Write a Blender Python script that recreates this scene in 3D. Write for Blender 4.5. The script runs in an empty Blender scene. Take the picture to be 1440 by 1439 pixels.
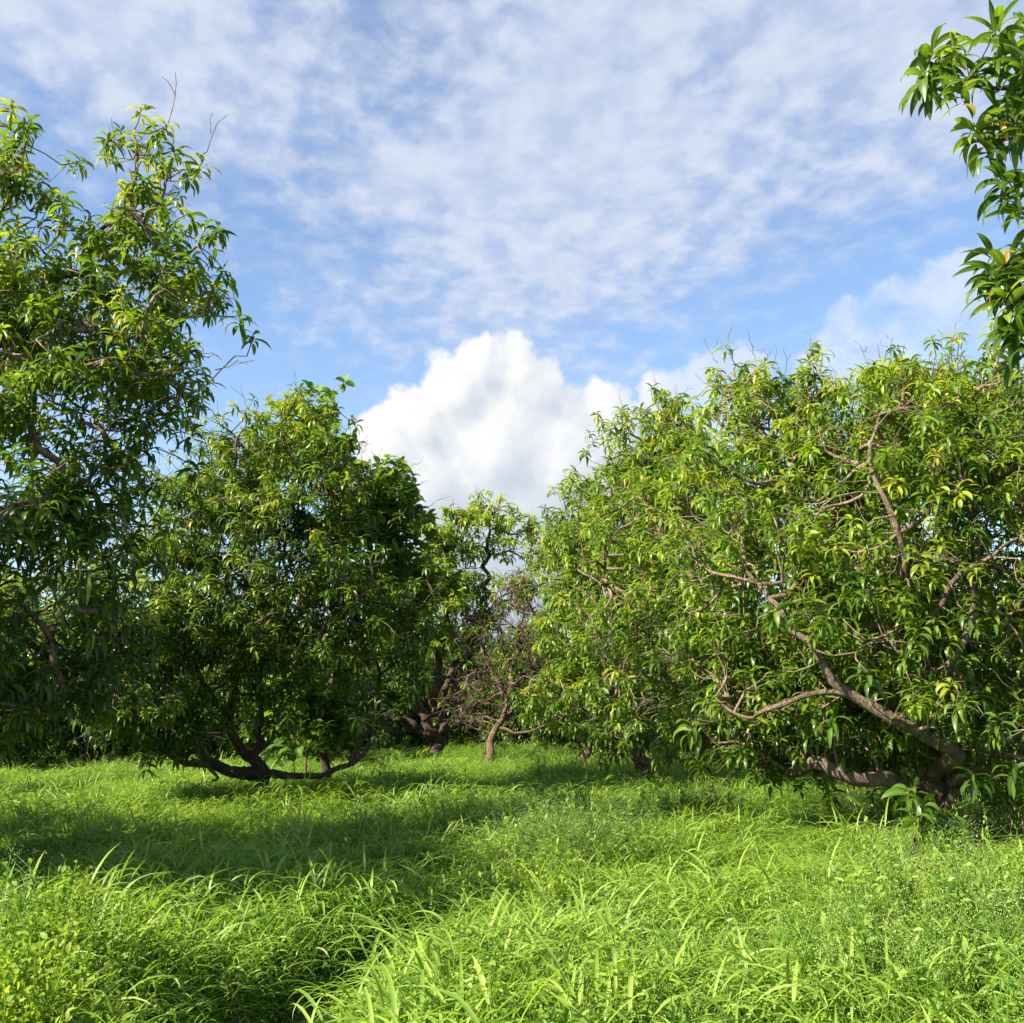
import bpy, math, random
import numpy as np
from mathutils import Vector

R = math.radians
scene = bpy.context.scene
COL = scene.collection

# ------------------------------------------------------------------ camera
CAM_Z, PITCH, F = 1.6, math.atan(270 / 1440), 1440.0
cd = bpy.data.cameras.new("camera")
cam = bpy.data.objects.new("camera", cd)
COL.objects.link(cam)
cam.location = (0, 0, CAM_Z)
cam.rotation_euler = (math.pi / 2 + PITCH, 0, 0)
cd.lens, cd.sensor_width = 36.0, 36.0
cd.clip_start, cd.clip_end = 0.05, 6000
scene.camera = cam
CP, SP = math.cos(PITCH), math.sin(PITCH)


def ray(px, py):
    u, v = (px - 720) / F, (719.5 - py) / F
    return np.array([u, CP - v * SP, SP + v * CP])


def at(px, py, d):
    """a place in the orchard seen in direction (px, py), d metres ahead"""
    r = ray(px, py)
    r = r * (d / r[1])
    return np.array([r[0], r[1], r[2] + CAM_Z])


# ------------------------------------------------------------------ sun, exposure
SUN_EL, SUN_AZ = R(37), math.atan2(-0.87, -0.49)        # azimuth from +Y towards +X
sv = Vector((math.cos(SUN_EL) * math.sin(SUN_AZ), math.cos(SUN_EL) * math.cos(SUN_AZ), math.sin(SUN_EL)))
sl = bpy.data.lights.new("sun", 'SUN')
sl.energy, sl.angle, sl.color = 5.0, R(0.5), (1.0, 0.93, 0.80)
so = bpy.data.objects.new("sun", sl)
COL.objects.link(so)
so.rotation_euler = sv.to_track_quat('Z', 'Y').to_euler()
so.location = (0, 0, 60)
scene.view_settings.view_transform = 'Standard'
scene.view_settings.look = 'None'
EXPOSURE = 1.66
scene.view_settings.exposure = EXPOSURE
scene.view_settings.gamma = 1.0
scene.cycles.max_bounces = 5
scene.cycles.diffuse_bounces = 3
scene.cycles.glossy_bounces = 2
scene.cycles.transmission_bounces = 4
scene.cycles.use_denoising = True
scene.cycles.sample_clamp_indirect = 6.0


# ------------------------------------------------------------------ node helper
class NT:
    def __init__(s, tree):
        s.t = tree

    def n(s, kind, **kw):
        nd = s.t.nodes.new(kind)
        for k, v in kw.items():
            setattr(nd, k, v)
        return nd

    def put(s, sock, v):
        if isinstance(v, bpy.types.NodeSocket):
            s.t.links.new(v, sock)
        elif v is not None:
            sock.default_value = v

    def m(s, op, a, b=None, c=None, clamp=False):
        nd = s.n('ShaderNodeMath', operation=op, use_clamp=clamp)
        for i, v in enumerate((a, b, c)):
            s.put(nd.inputs[i], v)
        return nd.outputs[0]

    def vm(s, op, a, b=None, out=0, scale=None):
        nd = s.n('ShaderNodeVectorMath', operation=op)
        s.put(nd.inputs[0], a)
        if b is not None:
            s.put(nd.inputs[1], b)
        if scale is not None:
            s.put(nd.inputs['Scale'], scale)
        return nd.outputs[out]

    def noise(s, vec, scale, detail=2, rough=0.5, dist=0.0):
        nd = s.n('ShaderNodeTexNoise')
        s.put(nd.inputs['Vector'], vec)
        nd.inputs['Scale'].default_value = scale
        nd.inputs['Detail'].default_value = detail
        nd.inputs['Roughness'].default_value = rough
        nd.inputs['Distortion'].default_value = dist
        return nd.outputs[0]

    def smooth(s, x, lo, hi, a=0.0, b=1.0):
        nd = s.n('ShaderNodeMapRange', interpolation_type='SMOOTHSTEP')
        s.put(nd.inputs[0], x)
        for i, v in enumerate((lo, hi, a, b)):
            nd.inputs[1 + i].default_value = v
        return nd.outputs[0]

    def mix(s, f, a, b):
        nd = s.n('ShaderNodeMix', data_type='RGBA')
        s.put(nd.inputs[0], f)
        for i, v in ((6, a), (7, b)):
            s.put(nd.inputs[i], (*v, 1.0) if isinstance(v, tuple) and len(v) == 3 else v)
        return nd.outputs[2]

    def ramp(s, f, stops):
        nd = s.n('ShaderNodeValToRGB')
        e = nd.color_ramp.elements
        while len(e) < len(stops):
            e.new(0.5)
        for i, (p, c) in enumerate(stops):
            e[i].position = p
            e[i].color = (*c, 1)
        s.put(nd.inputs[0], f)
        return nd.outputs[0]


# ------------------------------------------------------------------ world: Nishita sky with clouds
def azel(px, py):
    r = ray(px, py)
    return math.atan2(r[0], r[1]), math.atan2(r[2], math.hypot(r[0], r[1]))


world = bpy.data.worlds.new("World")
scene.world = world
world.use_nodes = True
world.cycles.sampling_method = 'MANUAL'
world.cycles.sample_map_resolution = 256
wt = world.node_tree
wt.nodes.clear()
W = NT(wt)
SKY_STRENGTH = 0.078
sky = W.n('ShaderNodeTexSky', sky_type='NISHITA')
sky.sun_disc = False
sky.sun_elevation = SUN_EL
sky.sun_rotation = SUN_AZ % (2 * math.pi)
sky.air_density, sky.dust_density, sky.ozone_density = 1.0, 0.6, 2.6
D = W.n('ShaderNodeTexCoord').outputs['Generated']
sep = W.n('ShaderNodeSeparateXYZ')
W.put(sep.inputs[0], D)
DX, DY, DZ = sep.outputs
AZ = W.m('ARCTAN2', DX, DY)
EL = W.m('ARCSINE', DZ)
cmb = W.n('ShaderNodeCombineXYZ')
W.put(cmb.inputs[0], AZ)
W.put(cmb.inputs[1], EL)
AE = cmb.outputs[0]


def soft_ellipse(px, py, rx, ry, rot=0.0):
    """1 - d^2 of an ellipse in azimuth / elevation, sizes in 1/1440 rad"""
    a, e = azel(px, py)
    v = W.vm('SUBTRACT', AE, (a, e, 0))
    nd = W.n('ShaderNodeVectorRotate', rotation_type='Z_AXIS')
    W.put(nd.inputs['Vector'], v)
    nd.inputs['Angle'].default_value = rot
    v = W.vm('MULTIPLY', nd.outputs[0], (1440 / rx, 1440 / ry, 0))
    d = W.vm('LENGTH', v, out=1)
    return W.m('SUBTRACT', 1.0, d)


# high layer: dappled altocumulus on a plane
zc = W.m('ADD', W.m('MAXIMUM', DZ, 0.0), 0.16)
pl = W.n('ShaderNodeCombineXYZ')
W.put(pl.inputs[0], W.m('DIVIDE', DX, zc))
W.put(pl.inputs[1], W.m('DIVIDE', DY, zc))
rot = W.n('ShaderNodeVectorRotate', rotation_type='Z_AXIS')
W.put(rot.inputs['Vector'], pl.outputs[0])
rot.inputs['Angle'].default_value = R(-20)
PV = W.vm('MULTIPLY', rot.outputs[0], (1.12, 0.95, 1))
cells = W.noise(PV, 15, 4.0, 0.55, 0.1)
veil = W.noise(PV, 2.6, 4, 0.58, 0.2)
cov = None
for a in ((810, 180, 450, 280, -0.25), (150, 20, 420, 150, 0.2), (1180, 60, 420, 210, 0.1), (880, 350, 330, 120, -0.2),
          (560, 250, 150, 90, 0), (500, -200, 1500, 200, 0)):
    s_ = soft_ellipse(*a)
    cov = s_ if cov is None else W.m('SMOOTH_MAX', cov, s_, 0.25)
cov = W.m('MAXIMUM', cov, -0.75)
f = W.m('ADD', W.m('MULTIPLY', cov, 1.15), W.m('MULTIPLY', W.m('SUBTRACT', veil, 0.5), 2.2))
f = W.m('ADD', f, W.m('MULTIPLY', W.m('SUBTRACT', cells, 0.5), 1.7))
a_high = W.smooth(f, -0.55, 0.85, 0.0, 0.88)
a_high = W.m('MULTIPLY', a_high, W.smooth(DZ, 0.05, 0.2))
c_high = W.mix(W.smooth(cells, 0.3, 0.7), (0.56, 0.65, 0.86), (0.76, 0.82, 0.95))

# cumulus banks
CUM = [(668, 514, 38), (678, 490, 18), (718, 522, 50), (636, 552, 56), (756, 548, 46), (588, 596, 60), (545, 622, 56),
       (798, 574, 40), (845, 576, 44), (872, 600, 40), (690, 640, 125), (790, 650, 110), (600, 690, 105), (860, 690, 95), (520, 700, 60),
       (700, 760, 160), (940, 556, 42), (1000, 548, 52), (1046, 524, 40), (1010, 600, 90),
       (1205, 468, 48), (1262, 452, 55), (1330, 430, 62), (1400, 420, 60), (1300, 520, 110), (1420, 520, 120), (1180, 520, 60)]


def cum_field(vec):
    F_ = None
    for (px, py, r) in CUM:
        a, e = azel(px, py)
        d = W.vm('DISTANCE', vec, (a, e, 0), out=1)
        s1 = W.m('MULTIPLY_ADD', d, -1440.0 / r, 1.0)
        s1 = W.m('MULTIPLY', s1, (r / 60.0) ** 0.5)
        F_ = s1 if F_ is None else W.m('MAXIMUM', F_, s1)
    n1 = W.noise(vec, 26, 9, 0.62, 0.1)
    return W.m('ADD', F_, W.m('MULTIPLY', W.m('SUBTRACT', n1, 0.5), 1.25))


F0 = cum_field(AE)
F1 = cum_field(W.vm('ADD', AE, (-0.022, 0.020, 0)))
a_cum = W.smooth(F0, -0.12, 0.20)
lit = W.m('SUBTRACT', F0, F1)
lit = W.m('ADD', W.m('MULTIPLY', lit, 0.5), 0.60)
deep = W.m('SUBTRACT', 1.0, W.m('MULTIPLY', W.smooth(EL, 0.145, 0.235, 1, 0), 0.55))
lit = W.m('MULTIPLY', W.m('MAXIMUM', lit, 0.0), deep, clamp=True)
c_cum = W.ramp(lit, [(0.0, (0.56, 0.64, 0.76)), (0.4, (0.68, 0.75, 0.84)), (0.8, (0.96, 0.97, 0.98)), (1.0, (1.02, 1.01, 1.0))])
# the bank on the right is thinner
a_cum = W.m('MULTIPLY', a_cum, W.smooth(AZ, azel(880, 560)[0], azel(960, 560)[0], 1.0, 0.5))
a_cum = W.m('MULTIPLY', a_cum, W.m('MAXIMUM', W.smooth(W.noise(AE, 13, 6, 0.6, 0.3), 0.30, 0.58), W.smooth(AZ, azel(960, 560)[0], azel(1150, 560)[0], 1.0, 0.0)))

K = 1.0 / (SKY_STRENGTH * 2 ** EXPOSURE)
haze = W.smooth(EL, 0.02, 0.42, 0.26, 0.0)
col = W.mix(haze, sky.outputs[0], (0.58 * K, 0.70 * K, 0.97 * K))
hi = W.vm('SCALE', c_high, scale=K)
cu = W.vm('SCALE', c_cum, scale=K)
col = W.mix(a_high, col, hi)
col = W.mix(a_cum, col, cu)
bg = W.n('ShaderNodeBackground')
W.put(bg.inputs[0], col)
bg.inputs[1].default_value = SKY_STRENGTH
W.put(W.n('ShaderNodeOutputWorld').inputs[0], bg.outputs[0])


# ------------------------------------------------------------------ materials
def new_mat(name):
    m = bpy.data.materials.new(name)
    m.use_nodes = True
    m.node_tree.nodes.clear()
    return m, NT(m.node_tree)


def leaf_mat(name, stops, trans=0.44, rough=0.38, spec=0.42, mid=True, instancer=False, tcol=(1.5, 1.55, 0.7)):
    m, N = new_mat(name)
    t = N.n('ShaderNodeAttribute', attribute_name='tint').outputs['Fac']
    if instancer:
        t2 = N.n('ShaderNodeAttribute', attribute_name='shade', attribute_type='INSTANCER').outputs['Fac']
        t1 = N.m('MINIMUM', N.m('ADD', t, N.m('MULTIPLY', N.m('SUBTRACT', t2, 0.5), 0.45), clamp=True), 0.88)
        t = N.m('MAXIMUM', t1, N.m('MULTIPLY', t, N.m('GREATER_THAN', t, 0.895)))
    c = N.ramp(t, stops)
    if mid:
        g = N.n('ShaderNodeAttribute', attribute_name='mid').outputs['Fac']
        g = N.m('POWER', g, 9.0)
        c = N.mix(N.m('MULTIPLY', g, 0.55), c, (0.26, 0.32, 0.08))
    p = N.n('ShaderNodeBsdfPrincipled')
    N.put(p.inputs['Base Color'], c)
    p.inputs['Roughness'].default_value = rough
    p.inputs['Specular IOR Level'].default_value = spec
    tr = N.n('ShaderNodeBsdfTranslucent')
    N.put(tr.inputs[0], N.vm('MULTIPLY', c, tcol))
    mx = N.n('ShaderNodeMixShader')
    mx.inputs[0].default_value = trans
    N.put(mx.inputs[1], p.outputs[0])
    N.put(mx.inputs[2], tr.outputs[0])
    N.put(N.n('ShaderNodeOutputMaterial').inputs[0], mx.outputs[0])
    return m


def bark_mat(name, dark, light, lichen=0.35):
    m, N = new_mat(name)
    co = N.n('ShaderNodeTexCoord').outputs['Object']
    n1 = N.noise(co, 9, 5, 0.65)
    n2 = N.noise(N.vm('MULTIPLY', co, (1, 1, 0.35)), 42, 4, 0.7, 0.6)
    n3 = N.noise(co, 4.2, 4, 0.6, 0.4)
    c = N.mix(N.smooth(n1, 0.3, 0.7), dark, light)
    c = N.mix(N.smooth(n2, 0.54, 0.38, 0.0, 0.85), c, tuple(0.25 * v for v in dark))
    n4 = N.noise(co, 120, 3, 0.7)
    c = N.mix(N.smooth(n4, 0.35, 0.65, 0.0, 0.35), c, light)
    c = N.mix(N.smooth(n3, 0.58, 0.70, 0.0, lichen), c, (0.30, 0.28, 0.23))
    p = N.n('ShaderNodeBsdfPrincipled')
    N.put(p.inputs['Base Color'], c)
    p.inputs['Roughness'].default_value = 0.88
    p.inputs['Specular IOR Level'].default_value = 0.2
    b = N.n('ShaderNodeBump')
    b.inputs['Strength'].default_value = 1.0
    b.inputs['Distance'].default_value = 0.035
    N.put(b.inputs['Height'], N.m('ADD', n2, n1))
    N.put(p.inputs['Normal'], b.outputs[0])
    N.put(N.n('ShaderNodeOutputMaterial').inputs[0], p.outputs[0])
    return m


MANGO = [(0.0, (0.018, 0.048, 0.008)), (0.45, (0.052, 0.108, 0.011)), (0.75, (0.130, 0.200, 0.013)), (0.93, (0.235, 0.280, 0.020)), (1.0, (0.28, 0.22, 0.03))]
M_leaf = leaf_mat('mango_leaf', MANGO)
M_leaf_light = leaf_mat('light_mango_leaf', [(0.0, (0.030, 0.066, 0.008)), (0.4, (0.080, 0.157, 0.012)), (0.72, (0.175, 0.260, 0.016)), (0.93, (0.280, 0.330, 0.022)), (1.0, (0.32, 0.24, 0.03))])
M_broad = leaf_mat('broad_leaf', [(0.0, (0.035, 0.085, 0.012)), (0.5, (0.085, 0.160, 0.018)), (1.0, (0.20, 0.28, 0.035))], trans=0.5, rough=0.5, spec=0.3)
M_yellow = leaf_mat('yellowed_leaf', [(0.0, (0.40, 0.22, 0.02)), (0.5, (0.46, 0.30, 0.02)), (1.0, (0.22, 0.27, 0.05))], trans=0.35, tcol=(1.1, 1.05, 0.6))
GRASS = [(0.0, (0.032, 0.095, 0.012)), (0.4, (0.105, 0.210, 0.022)), (0.75, (0.220, 0.335, 0.040)), (0.95, (0.33, 0.40, 0.085)), (1.0, (0.42, 0.36, 0.17))]
M_grass = leaf_mat('grass_blade', GRASS, trans=0.45, rough=0.42, spec=0.4, mid=False, instancer=True)
M_herb = leaf_mat('herb_leaf', [(0.0, (0.06, 0.14, 0.02)), (0.5, (0.14, 0.24, 0.022)), (0.85, (0.26, 0.33, 0.03)), (1.0, (0.46, 0.40, 0.035))], trans=0.45, rough=0.55, spec=0.25, mid=False, instancer=True)
M_weed = leaf_mat('weed_leaf', [(0.0, (0.06, 0.16, 0.02)), (0.6, (0.13, 0.25, 0.03)), (0.85, (0.24, 0.32, 0.06)), (0.9, (0.40, 0.43, 0.18)), (1.0, (0.58, 0.58, 0.34))], trans=0.4, rough=0.6, spec=0.2, mid=False, instancer=True)
M_bark = bark_mat('mango_bark', (0.085, 0.055, 0.036), (0.20, 0.135, 0.085))
M_bark_dark = bark_mat('dark_mango_bark', (0.055, 0.036, 0.026), (0.13, 0.088, 0.060), 0.2)
M_bark_red = bark_mat('brown_mango_bark', (0.098, 0.070, 0.048), (0.215, 0.160, 0.110), 0.5)
M_twig = bark_mat('twig_bark', (0.17, 0.115, 0.07), (0.33, 0.245, 0.155), 0.2)


# ------------------------------------------------------------------ mesh helpers
def make_mesh(name, verts, quads, tris=None, attrs=None, smooth=True):
    me = bpy.data.meshes.new(name)
    verts = np.asarray(verts, np.float32).reshape(-1, 3)
    quads = np.asarray(quads, np.int32).reshape(-1, 4)
    tris = np.zeros((0, 3), np.int32) if tris is None else np.asarray(tris, np.int32).reshape(-1, 3)
    nl = quads.size + tris.size
    me.vertices.add(len(verts))
    me.vertices.foreach_set('co', verts.ravel())
    me.loops.add(nl)
    me.loops.foreach_set('vertex_index', np.concatenate([quads.ravel(), tris.ravel()]))
    npoly = len(quads) + len(tris)
    me.polygons.add(npoly)
    ls = np.concatenate([np.arange(len(quads)) * 4, len(quads) * 4 + np.arange(len(tris)) * 3]).astype(np.int32)
    me.polygons.foreach_set('loop_start', ls)
    if smooth:
        me.polygons.foreach_set('use_smooth', np.ones(npoly, bool))
    for k, v in (attrs or {}).items():
        a = me.attributes.new(k, 'FLOAT', 'POINT')
        a.data.foreach_set('value', np.asarray(v, np.float32).ravel())
    me.update(calc_edges=True)
    return me


def link(name, me, mat=None, parent=None, **props):
    o = bpy.data.objects.new(name, me)
    COL.objects.link(o)
    if mat is not None:
        me.materials.append(mat)
    if parent is not None:
        o.parent = parent
    for k, v in props.items():
        o[k] = v
    return o


def empty(name, loc, label, category, group=None):
    o = bpy.data.objects.new(name, None)
    o.empty_display_size = 0.3
    COL.objects.link(o)
    o.location = tuple(loc)
    o['label'], o['category'] = label, category
    if group:
        o['group'] = group
    return o


def unit(v):
    return v / np.maximum(np.linalg.norm(v, axis=-1, keepdims=True), 1e-9)


class Buf:
    """collects verts / quads / tris of one mesh, with point attributes"""

    def __init__(s):
        s.v, s.q, s.t, s.a, s.n = [], [], [], {}, 0

    def add(s, v, q=None, t=None, **attrs):
        v = np.asarray(v, np.float32).reshape(-1, 3)
        s.v.append(v)
        if q is not None:
            s.q.append(np.asarray(q, np.int32).reshape(-1, 4) + s.n)
        if t is not None:
            s.t.append(np.asarray(t, np.int32).reshape(-1, 3) + s.n)
        for k, x in attrs.items():
            s.a.setdefault(k, []).append(np.broadcast_to(np.asarray(x, np.float32), (len(v),)) if np.ndim(x) == 0 else np.asarray(x, np.float32).ravel())
        s.n += len(v)

    def mesh(s, name, off=(0, 0, 0)):
        v = np.concatenate(s.v) - np.asarray(off, np.float32)
        q = np.concatenate(s.q) if s.q else np.zeros((0, 4))
        t = np.concatenate(s.t) if s.t else None
        return make_mesh(name, v, q, t, {k: np.concatenate(x) for k, x in s.a.items()})


def add_leaves(buf, base, d, L, Wd, droop, roll, tint, segs=5, fold=0.16, shape='lance'):
    """curved, folded leaves: base (n,3), unit direction d (n,3)"""
    n = len(base)
    e0 = np.arcsin(np.clip(d[:, 2], -0.99, 0.99))
    h = np.stack([d[:, 0], d[:, 1], np.zeros(n)], 1)
    bad = np.linalg.norm(h, axis=1) < 0.05
    h[bad] = (1, 0, 0)
    h = unit(h)
    side = np.stack([h[:, 1], -h[:, 0], np.zeros(n)], 1)
    t = np.linspace(0, 1, segs + 1)
    if shape == 'lance':
        prof = np.interp(t, [0, .12, .35, .6, .82, 1], [.10, .55, 1, .92, .55, .04])
    elif shape == 'round':
        prof = np.interp(t, [0, .1, .3, .55, .8, .93, 1], [.10, .62, 1, .98, .62, .28, .03])
    else:                                                   # grass blade
        prof = np.interp(t, [0, .1, .35, .7, 1], [.55, .9, 1, .72, .03])
    p = base.copy()
    rows = []
    for k in range(segs + 1):
        e = np.clip(e0 - droop * t[k], -1.55, 1.5)
        ce, se = np.cos(e)[:, None], np.sin(e)[:, None]
        tan = h * ce + np.array([0, 0, 1.0]) * se
        nrm = -h * se + np.array([0, 0, 1.0]) * ce
        if k:
            p = p + tan * (L / segs)[:, None]
        s_ = side * np.cos(roll)[:, None] + nrm * np.sin(roll)[:, None]
        u_ = nrm * np.cos(roll)[:, None] - side * np.sin(roll)[:, None]
        w = (Wd * prof[k] * 0.5)[:, None]
        rows.append(np.stack([p - s_ * w + u_ * w * fold * 2, p, p + s_ * w + u_ * w * fold * 2], 1))
    V = np.stack(rows, 1)                                   # n, segs+1, 3, 3
    idx = np.arange(n * (segs + 1) * 3).reshape(n, segs + 1, 3)
    q = np.concatenate([
        np.stack([idx[:, :-1, 0], idx[:, :-1, 1], idx[:, 1:, 1], idx[:, 1:, 0]], -1).reshape(-1, 4),
        np.stack([idx[:, :-1, 1], idx[:, :-1, 2], idx[:, 1:, 2], idx[:, 1:, 1]], -1).reshape(-1, 4)])
    T = np.repeat(tint, (segs + 1) * 3)
    mid = np.zeros((n, segs + 1, 3))
    mid[:, :, 1] = 1
    buf.add(V.reshape(-1, 3), q, tint=T, mid=mid)


def catmull(P, r, k):
    P = np.asarray(P, float)
    if len(P) < 3:
        t = np.linspace(0, 1, k + 1)[:, None]
        return P[0] * (1 - t) + P[-1] * t, r[0] + (r[-1] - r[0]) * t[:, 0]
    Q = np.vstack([2 * P[0] - P[1], P, 2 * P[-1] - P[-2]])
    out, rr = [], []
    for i in range(len(P) - 1):
        p0, p1, p2, p3 = Q[i:i + 4]
        for j in range(k):
            t = j / k
            out.append(0.5 * (2 * p1 + (p2 - p0) * t + (2 * p0 - 5 * p1 + 4 * p2 - p3) * t * t + (3 * p1 - p0 - 3 * p2 + p3) * t ** 3))
            rr.append(r[i] * (1 - t) + r[i + 1] * t)
    out.append(P[-1])
    rr.append(r[-1])
    return np.array(out), np.array(rr)


def tube(buf, P, r, sides, rng=None, gnarl=0.0):
    P = np.asarray(P, float)
    r = np.asarray(r, float)
    n = len(P)
    T = np.empty_like(P)
    T[1:-1] = P[2:] - P[:-2]
    T[0], T[-1] = P[1] - P[0], P[-1] - P[-2]
    T = unit(T)
    ref = np.array([0, 0, 1.0]) if abs(T[0, 2]) < 0.8 else np.array([1.0, 0, 0])
    A = np.empty_like(P)
    a = ref - T[0] * (ref @ T[0])
    for i in range(n):
        a = a - T[i] * (a @ T[i])
        a = a / max(math.sqrt(a @ a), 1e-9)
        A[i] = a
    B = np.cross(T, A)
    th = np.arange(sides) * (2 * math.pi / sides)
    rad = np.repeat(r[:, None], sides, 1)
    if gnarl and rng is not None:
        s = np.arange(n)[:, None]
        f = np.zeros((n, sides))
        for w, am in ((1, .5), (2, .35), (3, .25), (4, .15)):
            f += am * np.sin(w * th[None] + rng.uniform(0, 6.3) + s * rng.uniform(.12, .5))
        f += 0.25 * rng.standard_normal((n, 1)) + 0.2 * rng.standard_normal((n, sides))
        rad = rad * (1 + gnarl * f)
    V = P[:, None] + rad[..., None] * (np.cos(th)[None, :, None] * A[:, None] + np.sin(th)[None, :, None] * B[:, None])
    idx = np.arange(n * sides).reshape(n, sides)
    nx = np.roll(idx, -1, 1)
    q = np.stack([idx[:-1], nx[:-1], nx[1:], idx[1:]], -1).reshape(-1, 4)
    V = np.concatenate([V.reshape(-1, 3), P[-1:]])
    t = np.stack([idx[-1], nx[-1], np.full(sides, n * sides)], -1)
    buf.add(V, q, t)


def twig_batch(buf, P, r0, r1):
    """many thin three sided twigs: P (m,k,3)"""
    m, k, _ = P.shape
    T = unit(P[:, -1] - P[:, 0])
    ref = np.where(np.abs(T[:, 2:3]) < 0.8, np.array([[0, 0, 1.0]]), np.array([[1.0, 0, 0]]))
    A = unit(np.cross(T, ref))
    B = np.cross(T, A)
    r = r0[:, None] + (r1 - r0)[:, None] * np.linspace(0, 1, k)[None]
    rings = [P + r[..., None] * (math.cos(a) * A + math.sin(a) * B)[:, None] for a in (0, 2.094, 4.189)]
    V = np.stack(rings, 2)
    idx = np.arange(m * k * 3).reshape(m, k, 3)
    nx = np.roll(idx, -1, 2)
    q = np.stack([idx[:, :-1], nx[:, :-1], nx[:, 1:], idx[:, 1:]], -1).reshape(-1, 4)
    buf.add(V.reshape(-1, 3), q)


# ------------------------------------------------------------------ tree builder
def sample_blobs(blobs, n, rng, shell=0.55):
    """points in a union of ellipsoids (px, py, d, rx, ry, rz[, weight]), more of them near the skin"""
    C, S, Wt = [], [], []
    for b in blobs:
        C.append(b[0])
        S.append(b[1])
        w = b[2] if len(b) > 2 else 1.0
        Wt.append(w * (b[1][0] * b[1][1] * b[1][2]) ** 0.72)
    C, S, Wt = np.array(C), np.array(S), np.array(Wt)
    out = []
    subs = []
    for k in rng.choice(len(C), max(20, n // 13), p=Wt / Wt.sum()):
        v = unit(rng.standard_normal(3))
        subs.append(C[k] + v * S[k] * (rng.uniform(0.78, 1.05) if rng.uniform() < .75 else rng.uniform(.3, .8)))
    while len(out) < n:
        if rng.uniform() < 0.72:
            p = subs[rng.integers(len(subs))] + rng.standard_normal(3) * (0.21, 0.21, 0.17)
            if p[2] > 0.25:
                out.append(p)
            continue
        k = rng.choice(len(C), p=Wt / Wt.sum())
        v = unit(rng.standard_normal(3))
        rr = rng.uniform(0, 1) ** (1 / 3)
        if rng.uniform() < shell:
            rr = rng.uniform(0.72, 1.08)
        p = C[k] + v * rr * S[k] * rng.uniform(0.9, 1.1)
        if p[2] > 0.25:
            out.append(p)
    return np.array(out)


def pb(px, py, d, rx, ry, rz, w=1.0):
    return at(px, py, d), np.array([rx, ry, rz]), w


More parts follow.
